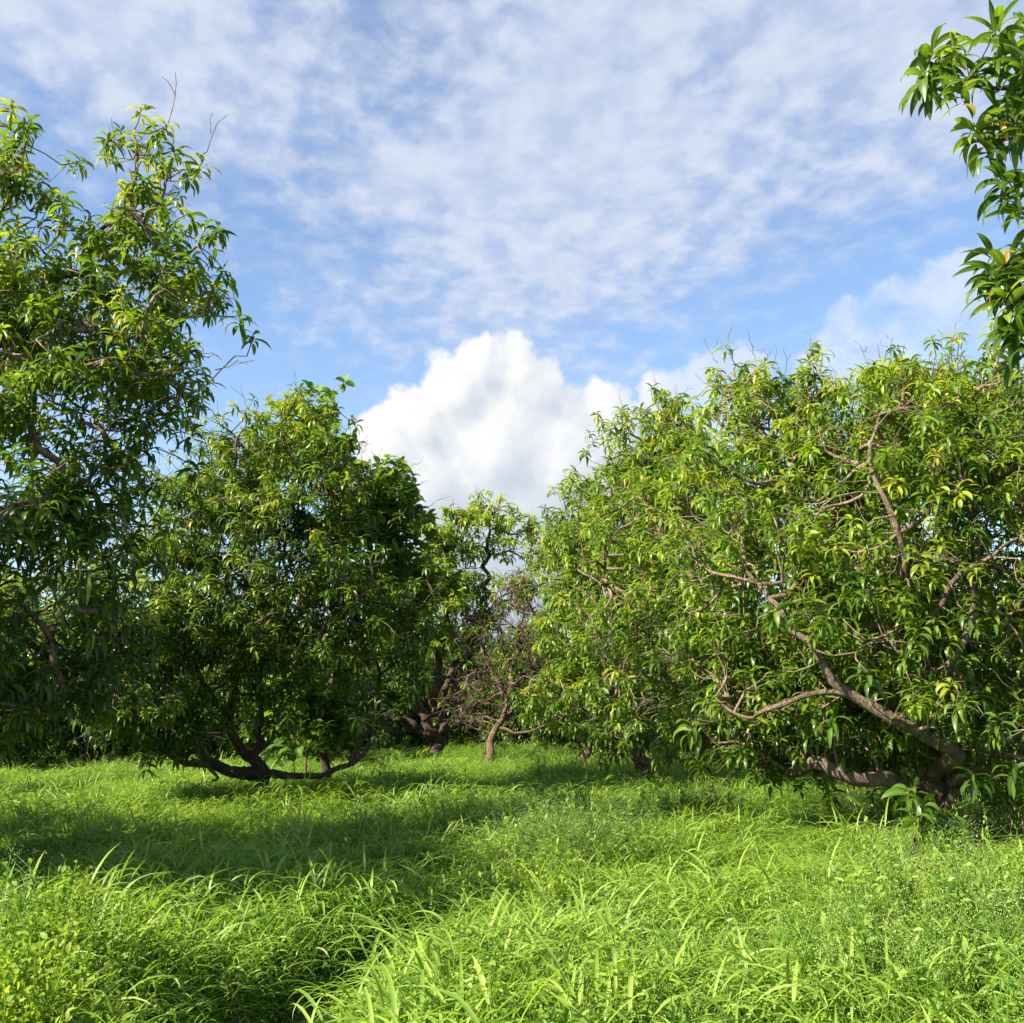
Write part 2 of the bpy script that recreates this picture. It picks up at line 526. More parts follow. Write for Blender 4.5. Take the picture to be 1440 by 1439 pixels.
class Tree:
    def __init__(s, seed):
        s.rng = np.random.default_rng(seed)
        s.pos, s.par, s.rad, s.limbs = [], [], [], []

    def limb(s, pts, r0, r1, step=0.2, wig=0.045, join=True):
        """authored limb: list of 3-D points"""
        pts = np.array(pts, float)
        if join and s.pos:
            A = np.array(s.pos)
            j = int(np.argmin(((A - pts[0]) ** 2).sum(1)))
            pts[0] = A[j]
        else:
            j = -1
        P, _ = catmull(pts, np.ones(len(pts)), 8)
        seg = np.linalg.norm(np.diff(P, axis=0), axis=1)
        cum = np.concatenate([[0], np.cumsum(seg)])
        n = max(3, int(cum[-1] / step))
        t = np.linspace(0, cum[-1], n + 1)
        Q = np.stack([np.interp(t, cum, P[:, k]) for k in range(3)], 1)
        w = s.rng.standard_normal((n + 1, 3)) * wig
        w[0] = 0
        Q = Q + w
        rr = r0 + (r1 * 0.45 - r0) * (t / cum[-1]) ** 0.9
        ids = []
        if j >= 0:
            ids.append(j)
        for i in range(1 if j >= 0 else 0, n + 1):
            s.pos.append(Q[i])
            s.par.append(ids[-1] if ids else -1)
            s.rad.append(rr[i])
            ids.append(len(s.pos) - 1)
        s.limbs.append((ids, rr if len(rr) == len(ids) else rr[-len(ids):]))

    def colonize(s, tips, step=0.22, kill=0.34, iters=70, jit=0.35, grav=0.0):
        rng = s.rng
        A = np.asarray(tips)
        N = np.array(s.pos)
        D2 = ((A[:, None] - N[None]) ** 2).sum(-1)
        near = D2.argmin(1)
        dist = D2.min(1)
        alive = dist > kill ** 2
        s.n0 = len(s.pos)
        for it in range(iters):
            if not alive.any():
                break
            idx = np.nonzero(alive)[0]
            P = np.array(s.pos)
            dirs = unit(A[idx] - P[near[idx]])
            uq, inv = np.unique(near[idx], return_inverse=True)
            acc = np.zeros((len(uq), 3))
            np.add.at(acc, inv, dirs)
            acc = unit(acc) + rng.standard_normal(acc.shape) * jit
            acc[:, 2] += grav
            new = P[uq] + unit(acc) * step
            base = len(s.pos)
            for k in range(len(uq)):
                s.pos.append(new[k])
                s.par.append(int(uq[k]))
                s.rad.append(0.0)
            d2 = ((A[idx][:, None] - new[None]) ** 2).sum(-1)
            m = d2.argmin(1)
            dm = d2[np.arange(len(idx)), m]
            up = dm < dist[idx]
            dist[idx[up]] = dm[up]
            near[idx[up]] = base + m[up]
            alive = dist > kill ** 2
        s.tips, s.tipnode = A, near

    def build(s, root, bark, twig_mat, leaf_m, leaf=(0.17, 0.25, 0.040, 0.055), per=(9, 14), segs=5, r_tip=0.0058, pipe=2.1,
              tint=(0.42, 0.22), young=0.14, shape='lance', bare=0.0, dead=60, extra_whorls=(), gnarl=0.22, twig_vis=1.0, upw=3.2, droop=(0.9, 2.3),
              trunk_label=None, mid_leaves=1):
        rng = s.rng
        off = np.array(root.location)
        pos = np.array(s.pos)
        par = np.array(s.par)
        n = len(pos)
        # pipe model radii
        acc = np.zeros(n)
        np.add.at(acc, s.tipnode, r_tip ** pipe)
        for i in range(n - 1, 0, -1):
            if acc[i] == 0:
                acc[i] = (r_tip * 0.8) ** pipe
            if par[i] >= 0:
                acc[par[i]] += acc[i]
        rad = np.maximum(acc, 1e-12) ** (1 / pipe)
        rad = np.maximum(rad, np.array(s.rad))
        rad = np.minimum(rad, np.where(np.array(s.rad) > 0, np.array(s.rad) * 1.25, 0.075))
        # authored limbs, each its own part
        for k, (ids, rr) in enumerate(s.limbs):
            r = np.maximum(rr, 0.01)
            P, r2 = catmull(pos[ids], r, 4)
            if k and len(r2) > 6:
                r2[:3] *= 1.0
            b = Buf()
            if k == 0:
                r2 = r2 * (1 + 0.55 * np.exp(-np.arange(len(r2)) / 3.0))
            tube(b, P, r2, 14 if r2.max() > 0.06 else 9, rng, gnarl)
            o = link('trunk' if k == 0 else 'limb', b.mesh('trunk' if k == 0 else 'limb', off), bark, root)
            if k == 0 and trunk_label:
                o['label'] = trunk_label
        # grown branches
        ch = [[] for _ in range(n)]
        for i in range(n):
            if par[i] >= 0:
                ch[par[i]].append(i)
        tw = Buf()
        limb_nodes = s.n0
        starts = []
        for i in range(n):
            kids = [c for c in ch[i] if c >= limb_nodes]
            if not kids:
                continue
            kids.sort(key=lambda c: -rad[c])
            starts += [(i, c) for c in (kids if i < limb_nodes else kids[1:])]
        for (p, c) in starts:
            ids = [p, c]
            while True:
                kk = ch[ids[-1]]
                if not kk:
                    break
                ids.append(max(kk, key=lambda q: rad[q]))
            r = rad[ids].copy()
            r[0] = min(r[0], r[1] * 1.15)
            if r[1] > 0.014:
                P, r2 = catmull(pos[ids], r, 2)
            else:
                P, r2 = pos[ids], r
            tube(tw, P, r2, 7 if r[1] > 0.03 else (5 if r[1] > 0.012 else 3), rng, 0.06 if r[1] > 0.02 else 0)
        # tip twigs
        A, near = s.tips, s.tipnode
        P0 = pos[near]
        mdl = (P0 + A) / 2 + rng.standard_normal(A.shape) * 0.05
        mdl[:, 2] -= 0.03
        ax = unit(A - mdl + np.array([0, 0, upw * 0.3]) + rng.standard_normal(A.shape) * 0.02)
        P2 = A
        PP = np.stack([P0, P0 * .25 + mdl * .7 + A * .05, mdl * .3 + A * .7, P2], 1)
        twig_batch(tw, PP, np.full(len(A), r_tip * 1.25 * twig_vis), np.full(len(A), r_tip * 0.8 * twig_vis))
        # dead bare twigs
        if dead:
            pick = rng.choice(len(A), dead)
            dd = unit(unit(A[pick] - pos[:limb_nodes].mean(0)) + rng.standard_normal((dead, 3)) * 0.5)
            k = np.linspace(0, 1, 5)
            Ls = rng.uniform(0.2, 0.55, dead)
            wob = np.cumsum(rng.standard_normal((dead, 5, 3)) * 0.035, 1)
            PP = A[pick][:, None] + dd[:, None] * (Ls[:, None] * k[None])[..., None] + wob
            twig_batch(tw, PP, np.full(dead, 0.0056), np.full(dead, 0.0026))
            q = PP[:, 2]
            d3 = unit(dd + rng.standard_normal((dead, 3)) * 0.8)
            PP = q[:, None] + d3[:, None] * (Ls[:, None] * 0.45 * k[None])[..., None] + wob * 0.6
            twig_batch(tw, PP, np.full(dead, 0.0045), np.full(dead, 0.0022))
        o = link('twigs', tw.mesh('twigs', off), twig_mat, root, kind='stuff')
        # leaves in whorls
        keep = rng.uniform(size=len(A)) >= bare
        T, X = A[keep], ax[keep]
        big = rng.uniform(0.72, 1.15, len(T))
        if len(extra_whorls):
            T = np.concatenate([T, np.array([e[0] for e in extra_whorls])])
            X = np.concatenate([X, np.array([e[1] for e in extra_whorls])])
            big = np.concatenate([big, np.array([e[2] for e in extra_whorls])])
        if not len(T):
            return
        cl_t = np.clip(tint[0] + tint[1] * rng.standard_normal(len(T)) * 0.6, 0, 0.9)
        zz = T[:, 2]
        cl_t += 0.10 * (zz - zz.mean()) / max(zz.std(), 0.1)  # higher whorls tinted yellower, sunlight on the crown top put into colour
        yg = rng.uniform(size=len(T)) < young
        cl_t[yg] += rng.uniform(0.18, 0.38, yg.sum())
        cnt = rng.integers(per[0], per[1] + 1, len(T))
        ci = np.repeat(np.arange(len(T)), cnt)
        li = np.concatenate([np.arange(c) for c in cnt])
        m = len(ci)
        X_ = X[ci]
        ref = np.where(np.abs(X_[:, 2:3]) < 0.9, np.array([[0, 0, 1.0]]), np.array([[1.0, 0, 0]]))
        U = unit(np.cross(X_, ref))
        Vv = np.cross(X_, U)
        ph = li * 2.39996 + np.repeat(rng.uniform(0, 6.28, len(T)), cnt) + rng.normal(0, 0.25, m)
        frac = li / np.maximum(cnt[ci] - 1, 1)
        ang = R(30) + frac * R(62) + rng.normal(0, 0.16, m)
        d = unit(X_ * np.cos(ang)[:, None] + (U * np.cos(ph)[:, None] + Vv * np.sin(ph)[:, None]) * np.sin(ang)[:, None])
        base = T[ci] - X_ * (frac * 0.09 * big[ci])[:, None]
        L = rng.uniform(leaf[0], leaf[1], m) * (0.72 + 0.28 * np.sin(frac * 2.6 + 0.4)) * big[ci]
        Wd = rng.uniform(leaf[2], leaf[3], m) * big[ci]
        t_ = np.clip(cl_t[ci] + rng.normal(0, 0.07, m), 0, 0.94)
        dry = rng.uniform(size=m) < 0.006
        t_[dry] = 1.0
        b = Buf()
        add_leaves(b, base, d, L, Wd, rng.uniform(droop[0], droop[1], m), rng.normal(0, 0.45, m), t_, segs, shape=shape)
        if mid_leaves:
            k = len(A) * mid_leaves
            w = rng.integers(0, len(A), k)
            w = w[keep[w]]
            k = len(w)
            f_ = rng.uniform(0.35, 0.95, k)[:, None]
            bp = P0[w] * (1 - f_) + A[w] * f_
            d = unit(rng.standard_normal((k, 3)) + np.array([0, 0, 0.15]))
            add_leaves(b, bp, d, rng.uniform(leaf[0], leaf[1], k), rng.uniform(leaf[2], leaf[3], k), rng.uniform(0.6, 1.6, k),
                       rng.normal(0, 0.4, k), np.clip(rng.normal(tint[0], 0.14, k), 0, 0.9), segs, shape=shape)
        link('crown', b.mesh('crown', off), leaf_m, root)


def yellow_leaf(root, p, L=0.2, d=(0.2, -0.3, -0.9), name_label='yellowed leaf hanging from a twig', tint=0.4):
    b = Buf()
    d = unit(np.array([d], float))
    add_leaves(b, np.array([p]), d, np.array([L]), np.array([L * 0.22]), np.array([0.5]), np.array([0.9]), np.array([tint]), 6)
    link('yellow_leaf', b.mesh('yellow_leaf', np.array(root.location)), M_yellow, root, label=name_label)


# ------------------------------------------------------------------ ground
def ground_mat():
    m, N = new_mat('orchard_soil')
    co = N.n('ShaderNodeTexCoord').outputs['Object']
    n1 = N.noise(co, 0.9, 5, 0.6)
    n2 = N.noise(co, 14, 5, 0.7)
    c = N.mix(N.smooth(n1, 0.35, 0.65), (0.045, 0.085, 0.018), (0.075, 0.130, 0.024))
    c = N.mix(N.smooth(n2, 0.5, 0.7, 0, 0.7), c, (0.10, 0.075, 0.045))
    vm_ = N.vm('MULTIPLY', N.vm('SUBTRACT', co, (5.0, 11.0, 0)), (1 / 2.9, 1 / 2.6, 0))
    ds = N.m('ADD', N.vm('LENGTH', vm_, out=1), N.m('MULTIPLY', N.m('SUBTRACT', n1, 0.5), 0.6))
    c = N.mix(N.smooth(ds, 0.8, 1.05, 1, 0), c, (0.115, 0.078, 0.050))
    p = N.n('ShaderNodeBsdfPrincipled')
    N.put(p.inputs['Base Color'], c)
    p.inputs['Roughness'].default_value = 0.95
    b = N.n('ShaderNodeBump')
    b.inputs['Distance'].default_value = 0.05
    N.put(b.inputs['Height'], n2)
    N.put(p.inputs['Normal'], b.outputs[0])
    N.put(N.n('ShaderNodeOutputMaterial').inputs[0], p.outputs[0])
    return m


def ground_z(x, y):
    return 0.05 * np.sin(x * 0.9 + 1.3) * np.sin(y * 0.7) + 0.03 * np.sin(x * 2.1 + y * 1.7)


gx = np.concatenate([[-3000, -600, -150, -60], np.linspace(-40, 40, 161), [60, 150, 600, 3000]])
gy = np.concatenate([[-3000, -600, -100, -30], np.linspace(-12, 70, 165), [100, 200, 600, 3000]])
GX, GY = np.meshgrid(gx, gy)
GZ = np.where((np.abs(GX) < 50) & (GY > -20) & (GY < 80), ground_z(GX, GY), 0)
gi = np.arange(GX.size).reshape(GX.shape)
link('ground', make_mesh('ground', np.stack([GX, GY, GZ], -1), np.stack([gi[:-1, :-1], gi[:-1, 1:], gi[1:, 1:], gi[1:, :-1]], -1)),
     ground_mat(), kind='structure')

# ------------------------------------------------------------------ the trees
MANGO_GROUP = 'mango trees of the orchard'


def pts(*a):
    return [at(*q) for q in a]


# --- tall tree leaning in from the left
t = Tree(11)
base = np.array([-5.9, 8.8, 0.0])
t.limb([base, base + (0.15, -.05, 1.0), base + (0.05, 0, 2.0), base + (0.3, 0, 2.9)], 0.22, 0.15, join=False)
t.limb([base + (0.3, 0, 2.9), at(-60, 520, 8.7), at(30, 470, 8.5), at(90, 455, 8.4), at(160, 475, 8.4), at(225, 520, 8.3)], 0.10, 0.025)
t.limb([at(40, 468, 8.5), at(75, 420, 8.7), at(130, 350, 8.7), at(150, 320, 8.7), at(185, 285, 8.6)], 0.05, 0.018)
t.limb([base + (0.05, 0, 2.4), at(-140, 560, 8.6), at(-60, 400, 8.6), at(-10, 340, 8.6), at(10, 295, 8.6)], 0.09, 0.02)
t.limb([base + (0.1, 0, 1.6), at(-150, 800, 8.5), at(-20, 760, 8.2), at(60, 720, 8.1), at(150, 640, 8.2)], 0.09, 0.02)
t.limb([base + (0.1, 0, 1.1), at(-160, 900, 8.4), at(-20, 880, 8.0), at(80, 850, 7.9)], 0.08, 0.02)
t.limb([base + (0, 0, 1.9), base + (-.8, .3, 3.2), base + (-1.4, .2, 4.6)], 0.10, 0.03)
t.limb([base + (0.1, 0, 1.4), base + (0, -1.2, 2.8), base + (-.4, -2.2, 3.8), base + (-.6, -3.2, 4.8)], 0.09, 0.03)
B = [pb(5, 240, 8.6, .38, .5, .36, 1.7), pb(-60, 350, 8.6, .6, .8, .6), pb(196, 238, 8.6, .36, .5, .34, 2.0), pb(185, 330, 8.6, .45, .5, .3, 1.5), pb(110, 350, 8.6, .5, .7, .36, 1.2), pb(232, 390, 8.5, .44, .6, .38, 1.9),
     pb(60, 450, 8.6, .9, 1.0, .55, 1.5), pb(160, 480, 8.5, .75, .9, .46, 1.5), pb(240, 480, 8.4, .30, .5, .18, 2), pb(100, 570, 8.4, .9, 1.0, .45), pb(230, 570, 8.3, .40, .5, .20, 1.4),
     pb(40, 680, 8.3, 1.0, 1.0, .7), pb(140, 690, 8.3, .65, .8, .4), pb(50, 830, 8.1, .9, .9, .8), pb(20, 940, 8.0, .8, .8, .35), pb(120, 830, 8.2, .45, .6, .7),
     pb(-190, 480, 8.4, 1.2, 1.5, 1.4, .5), pb(-240, 800, 8.2, 1.2, 1.5, 1.2, .5), (np.array([-7.4, 8.0, 4.6]), np.array([1.3, 1.6, 1.3]), .5),
     (np.array([-5.5, 6.39, 3.2]), np.array([1.1, 1.0, .9]), 1.2), (np.array([-6.4, 5.80, 4.4]), np.array([1.3, 1.0, .9]), 1.2), (np.array([-5.4, 6.78, 2.0]), np.array([1.0, .9, .7]), 1.8), (np.array([-5.3, 7.79, 1.3]), np.array([1.0, .9, .5]), 2), (np.array([-7.0, 6.88, 2.6]), np.array([1.0, .9, .8]), 1.6), (np.array([-6.2, 6.45, 2.2]), np.array([.9, .8, .7]), 2.2), (np.array([-7.3, 5.92, 3.0]), np.array([1.0, .8, .8]), 1.8), (np.array([-5.8, 7.45, 2.2]), np.array([.9, .7, .6]), 2.2), (np.array([-6.8, 9.82, 2.4]), np.array([1.0, .9, .8]), 1.8),  # from here on: unseen crown beyond the left edge, shaped to shade the grass
     (np.array([-6.0, 5.32, 3.6]), np.array([1.1, .8, .9]), 1.3), (np.array([-6.9, 4.83, 4.8]), np.array([1.2, .8, .8]), 1.3), (np.array([-6.6, 4.25, 5.3]), np.array([1.0, .6, .6]), 1.3)]
t.colonize(sample_blobs(B, 3700, t.rng), kill=0.36)
e = empty('mango_tree', base, 'tall open mango tree reaching in from the left edge, highest against the sky', 'tree', MANGO_GROUP)
t.build(e, M_bark, M_twig, M_leaf, leaf=(0.145, 0.22, 0.032, 0.043), per=(8, 12), tint=(0.48, 0.30), young=0.24, dead=380)
yellow_leaf(e, at(112, 795, 7.2), 0.13)
yellow_leaf(e, at(131, 890, 7.2), 0.12)
yellow_leaf(e, at(125, 805, 7.0), 0.24, (0.1, -.2, -1), 'pale yellow green leaf hanging straight down', 1.0)

# --- low many-limbed tree left of centre
t = Tree(21)
base = at(372, 1102, 14.8)
base[2] = 0
t.limb([base, at(368, 1085, 14.8), at(362, 1055, 14.9), at(368, 1010, 14.9), at(360, 960, 14.9), at(365, 935, 14.9)], 0.090, 0.048, join=False)
t.limb([at(370, 1088, 14.8), at(340, 1050, 14.7), at(318, 1010, 14.6), at(322, 985, 14.6), at(336, 950, 14.5), at(350, 900, 14.5)], 0.090, 0.045)
t.limb([at(318, 1010, 14.6), at(296, 985, 14.5), at(278, 940, 14.5), at(250, 880, 14.3)], 0.053, 0.022)
t.limb([at(366, 1090, 14.7), at(322, 1080, 14.5), at(285, 1045, 14.4), at(262, 1020, 14.3), at(215, 985, 14.0), at(175, 955, 13.8), at(150, 900, 13.6)], 0.095, 0.028)
t.limb([at(318, 1079, 14.5), at(292, 1070, 14.3), at(262, 1072, 14.2), at(225, 1052, 14.0), at(190, 1030, 13.6), at(140, 985, 13.2), at(125, 950, 13.0)], 0.053, 0.022)
t.limb([at(292, 1070, 14.3), at(301, 1085, 14.3), at(303, 1106, 14.3)], 0.037, 0.028)
t.limb([at(380, 1092, 14.8), at(420, 1090, 14.5), at(470, 1084, 14.3), at(505, 1068, 14.3), at(525, 1040, 14.3), at(545, 1010, 14.3), at(572, 990, 14.4), at(580, 960, 14.5), at(600, 925, 14.6), at(606, 880, 14.7)], 0.058, 0.020, wig=.02)
t.limb([at(497, 1072, 14.3), at(510, 1035, 14.4), at(528, 985, 14.5), at(535, 950, 14.6), at(556, 930, 14.7), at(570, 900, 14.8), at(600, 850, 14.8)], 0.040, 0.017, wig=.02)
t.limb([at(360, 960, 14.9), at(395, 880, 15.0), at(420, 780, 15.1), at(425, 690, 15.1)], 0.042, 0.014)
t.limb([at(345, 920, 14.5), at(320, 830, 14.6), at(330, 740, 14.8), at(350, 660, 15)], 0.042, 0.011)
t.limb([at(540, 945, 14.6), at(500, 880, 14.8), at(470, 790, 15)], 0.026, 0.011)
t.limb([at(340, 940, 14.5), at(380, 870, 14.2), at(420, 855, 14.0), at(460, 870, 13.8)], 0.026, 0.011)
t.limb([at(250, 880, 14.3), at(230, 800, 14.2), at(260, 720, 14.4)], 0.026, 0.011)
B = [pb(420, 660, 15.1, .85, 1.1, 1.15), pb(345, 660, 15, .80, 1.0, .85), pb(455, 690, 15, .55, .8, .8), pb(300, 730, 14.8, .95, 1.2, .8), pb(330, 790, 14.5, 1.4, 1.5, 1.1), pb(450, 780, 15, 1.1, 1.3, 1.1),
     pb(225, 850, 14, 1.3, 1.2, 1.0), pb(150, 880, 13.4, 1.1, 1.0, .9), pb(380, 880, 14.4, 1.5, 1.4, .65), pb(500, 860, 14.6, .75, .8, .8), pb(560, 890, 14.6, .55, .6, .5),
     pb(235, 1000, 13.4, .65, .6, .35), pb(170, 960, 13.2, .7, .6, .4), pb(290, 980, 14.0, .5, .5, .3), pb(610, 840, 14.8, .4, .5, .5), pb(300, 950, 13.8, .9, .6, .4), pb(200, 1005, 13.4, .7, .6, .35, 1.3), pb(450, 925, 14.6, .7, .6, .35), pb(560, 965, 14.2, .3, .4, .3), pb(150, 985, 13.2, .4, .5, .3), pb(300, 1018, 13.7, .45, .3, .28, 1.4), pb(245, 1035, 13.4, .4, .4, .25, 1.4), pb(405, 1000, 14.2, .35, .3, .3, 1.2), pb(540, 1000, 14.0, .3, .3, .3, 1.2)]
t.colonize(sample_blobs(B, 2500, t.rng, .5), kill=0.34)
e = empty('mango_tree', base, 'dark spreading mango tree left of centre with many crooked limbs rising from the grass', 'tree', MANGO_GROUP)
t.build(e, M_bark_dark, M_bark, M_leaf, leaf=(0.15, 0.225, 0.033, 0.045), per=(8, 13), tint=(0.50, 0.30), young=0.22, dead=260, segs=4,
        trunk_label='dark short trunk that splits at the grass')

# --- rear right tree
t = Tree(31)
base = at(905, 1052, 18)
base[2] = 0
t.limb([base, at(900, 1020, 18), at(895, 960, 17.8), at(900, 880, 17.5)], 0.16, 0.09, join=False)
t.limb([at(900, 1020, 18), at(850, 950, 18), at(815, 860, 18.2), at(800, 760, 18.4)], 0.09, 0.03)
t.limb([at(895, 960, 17.8), at(930, 860, 17), at(930, 740, 16.6), at(920, 640, 16.6)], 0.09, 0.03)
t.limb([at(930, 860, 17), at(990, 790, 15.6), at(1000, 690, 15.2)], 0.06, 0.03)
t.limb([at(893, 900, 17), at(868, 845, 15.2), at(842, 800, 14.4), at(822, 775, 14.2), at(806, 740, 14.2)], 0.05, 0.02)
t.limb([at(842, 800, 14.4), at(850, 765, 14.4), at(868, 740, 14.4)], 0.03, 0.015)
B = [pb(922, 650, 16.6, .75, 1.2, 1.1), pb(968, 670, 15.6, .60, 1.0, .85), pb(860, 740, 17.4, 1.1, 1.3, 1.05), pb(800, 760, 18.2, .5, .8, 1.0), pb(970, 760, 15, 1.2, 1.2, 1.2), pb(880, 850, 16.4, 1.3, 1.3, 1.1),
     pb(960, 900, 15, 1.2, 1.1, .9), pb(920, 1000, 16.2, .9, .9, .55), pb(1010, 1000, 15.0, .8, .8, .45), pb(895, 1030, 17.2, .9, .6, .28, 1.6)]
t.colonize(sample_blobs(B, 2100, t.rng), kill=0.36)
e = empty('mango_tree', base, 'leafy dome of a mango tree just left of and behind the big right one', 'tree', MANGO_GROUP)
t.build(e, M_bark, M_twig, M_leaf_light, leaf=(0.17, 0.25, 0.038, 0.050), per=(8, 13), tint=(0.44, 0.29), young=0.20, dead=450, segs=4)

# --- low bright tree beyond it
t = Tree(35)
base = at(822, 1058, 22.5)
base[2] = 0
t.limb([base, at(822, 1020, 22.5), at(815, 960, 22.5), at(812, 880, 22.4), at(805, 800, 22.4)], 0.10, 0.04, join=False)
t.limb([at(820, 1005, 22.5), at(850, 970, 22.2), at(880, 930, 22)], 0.06, 0.03)
t.limb([at(820, 1010, 22.5), at(795, 980, 22.3), at(770, 950, 22.2)], 0.06, 0.03)
B = [pb(815, 880, 22.4, .95, 1.0, 1.3), pb(850, 985, 22.2, 1.4, 1.1, .8), pb(778, 985, 22.2, .6, .8, .65), pb(800, 805, 22.5, .6, .8, .8), pb(870, 900, 22.4, .9, .9, 1.0)]
t.colonize(sample_blobs(B, 760, t.rng), kill=0.36)
e = empty('mango_tree', base, 'low bright green mango tree just right of the central gap, leafy down to the grass', 'tree', MANGO_GROUP)
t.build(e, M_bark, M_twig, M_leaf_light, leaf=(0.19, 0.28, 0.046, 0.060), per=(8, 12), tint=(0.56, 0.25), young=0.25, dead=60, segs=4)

# --- the big right tree
t = Tree(41)
base = np.array([4.35, 10.6, 0.0])
t.limb([base, base + (-.1, -.05, .35), at(1290, 1050, 10.3), at(1260, 990, 10.4), at(1265, 930, 10.5), at(1285, 895, 10.5)], 0.216, 0.104, join=False)
t.limb([at(1330, 1085, 10.2), at(1345, 1060, 9.3), at(1300, 1036, 9.0), at(1250, 1008, 8.9), at(1200, 982, 8.9), at(1165, 945, 8.9), at(1138, 905, 9.0), at(1108, 880, 9.1), at(1088, 845, 9.3), at(1050, 800, 9.6)], 0.092, 0.028, wig=.015)
t.limb([at(1190, 975, 8.9), at(1150, 972, 8.9), at(1112, 988, 8.9), at(1080, 1002, 9.0), at(1045, 1004, 9.3), at(1010, 985, 9.8)], 0.034, 0.012, wig=.025)
t.limb([base + (-.1, -.05, .25), at(1250, 1100, 10.0), at(1200, 1092, 9.9), at(1158, 1076, 10.0), at(1115, 1082, 10.6), at(1088, 1060, 11.2), at(1070, 1010, 11.4), at(1060, 930, 11.4), at(1030, 850, 11.4)], 0.095, 0.048, wig=.02)
t.limb([at(1285, 895, 10.5), at(1280, 850, 9.6), at(1272, 800, 9.2), at(1266, 755, 9.1), at(1248, 710, 9.1), at(1232, 680, 9.2), at(1222, 640, 9.4), at(1235, 580, 9.6)], 0.060, 0.024, wig=.012)
t.limb([at(1272, 765, 9.1), at(1284, 738, 9.1), at(1308, 718, 9.2), at(1340, 690, 9.4)], 0.028, 0.012, wig=.012)
t.limb([at(1285, 895, 10.5), at(1300, 880, 9.4), at(1322, 855, 9.1), at(1340, 820, 9.0), at(1372, 793, 9.0), at(1408, 770, 9.0), at(1450, 740, 9.2)], 0.048, 0.020, wig=.012)
t.limb([at(1300, 890, 10.2), at(1255, 893, 9.2), at(1225, 908, 8.9), at(1180, 925, 8.7), at(1140, 915, 8.7)], 0.036, 0.010, wig=.015)
t.limb([at(1285, 950, 10.4), at(1325, 940, 9.4), at(1352, 910, 9.2), at(1368, 860, 9.2), at(1370, 800, 9.6), at(1400, 700, 10)], 0.048, 0.020, wig=.015)
t.limb([base + (0, 0, 1.2), at(1180, 880, 11.0), at(1120, 760, 11.2), at(1095, 650, 11.4)], 0.072, 0.024)
t.limb([base + (0, 0, 1.5), at(1330, 760, 11.2), at(1300, 620, 11.2)], 0.072, 0.024)
t.limb([base + (0.2, 0, 1.0), at(1480, 850, 10.8), at(1560, 700, 10.8)], 0.072, 0.024)
t.limb([base + (0.1, -.1, .6), at(1420, 1040, 9.2), at(1480, 1000, 8.6)], 0.064, 0.024)
B = [pb(1170, 820, 10.4, 1.6, 1.6, 1.6), pb(1060, 780, 11.2, 1.25, 1.5, 1.5), pb(1290, 760, 10.4, 1.5, 1.6, 1.6), pb(1410, 760, 10.2, 1.4, 1.6, 1.6), pb(1000, 880, 11.6, 1.0, 1.2, .9),
     pb(1240, 610, 10.6, 1.15, 1.3, .80), pb(1095, 620, 11.4, .80, 1.1, .82), pb(1170, 640, 11, .9, 1.1, .8), pb(1320, 610, 11.4, 1.0, 1.2, .7), pb(1420, 610, 11, .9, 1.2, .7), pb(1265, 540, 10.8, .34, .4, .28, 1.6), pb(1068, 560, 11.6, .30, .4, .34, 1.6), pb(1135, 545, 11.2, .25, .4, .25, 1.5), pb(1395, 540, 10.8, .3, .4, .22, 1.5), pb(1200, 545, 11, .22, .3, .2, 1.4),
     pb(1350, 960, 9.4, 1.1, .9, .6), pb(1180, 960, 10.2, 1.2, 1.0, .55), pb(1060, 970, 11, 1.0, 1.0, .55), pb(1420, 1010, 8.8, .6, .6, .35), pb(1010, 1010, 11.2, .5, .6, .35), pb(1120, 1035, 11.6, .9, .8, .30), pb(1260, 1040, 11.2, 1.0, .8, .35), pb(1380, 1060, 10.4, 1.0, .8, .35), pb(1080, 1050, 11.0, .5, .5, .25), pb(1440, 1090, 9.4, .5, .6, .3),
     pb(1520, 760, 10.4, 1.3, 1.5, 1.8), pb(1290, 830, 8.9, .9, .5, .9, .6), pb(1130, 860, 9.4, .8, .5, .8, .6)]
t.colonize(sample_blobs(B, 4300, t.rng, 0.55), kill=0.36)
e = empty('mango_tree', base, 'big sunlit mango tree on the right, bare brown limbs showing through its yellow green crown', 'tree', MANGO_GROUP)
dn = unit(np.array([0.0, -.45, .6]))
ex = [(at(970, 1018, 9.6), dn, 1.35), (at(1172, 1008, 8.6), dn, 1.25), (at(1185, 835, 8.6), dn, 1.2), (at(1090, 860, 8.6), dn, 1.2), (at(1345, 990, 8.4), dn, 1.2), (at(1370, 1090, 8.2), dn, 1.1), (at(1425, 1080, 8), dn, 1.1),
      (at(1270, 830, 8.7), dn, 1.1), (at(1160, 875, 8.6), dn, 1.0), (at(1290, 985, 8.5), dn, 1.1), (at(1210, 820, 8.6), dn, 1.1), (at(1000, 985, 9.6), dn, 1.0)]
t.build(e, M_bark_red, M_twig, M_leaf_light, leaf=(0.145, 0.215, 0.032, 0.042), per=(8, 12), tint=(0.46, 0.30), young=0.28, dead=1000, segs=5, extra_whorls=ex)

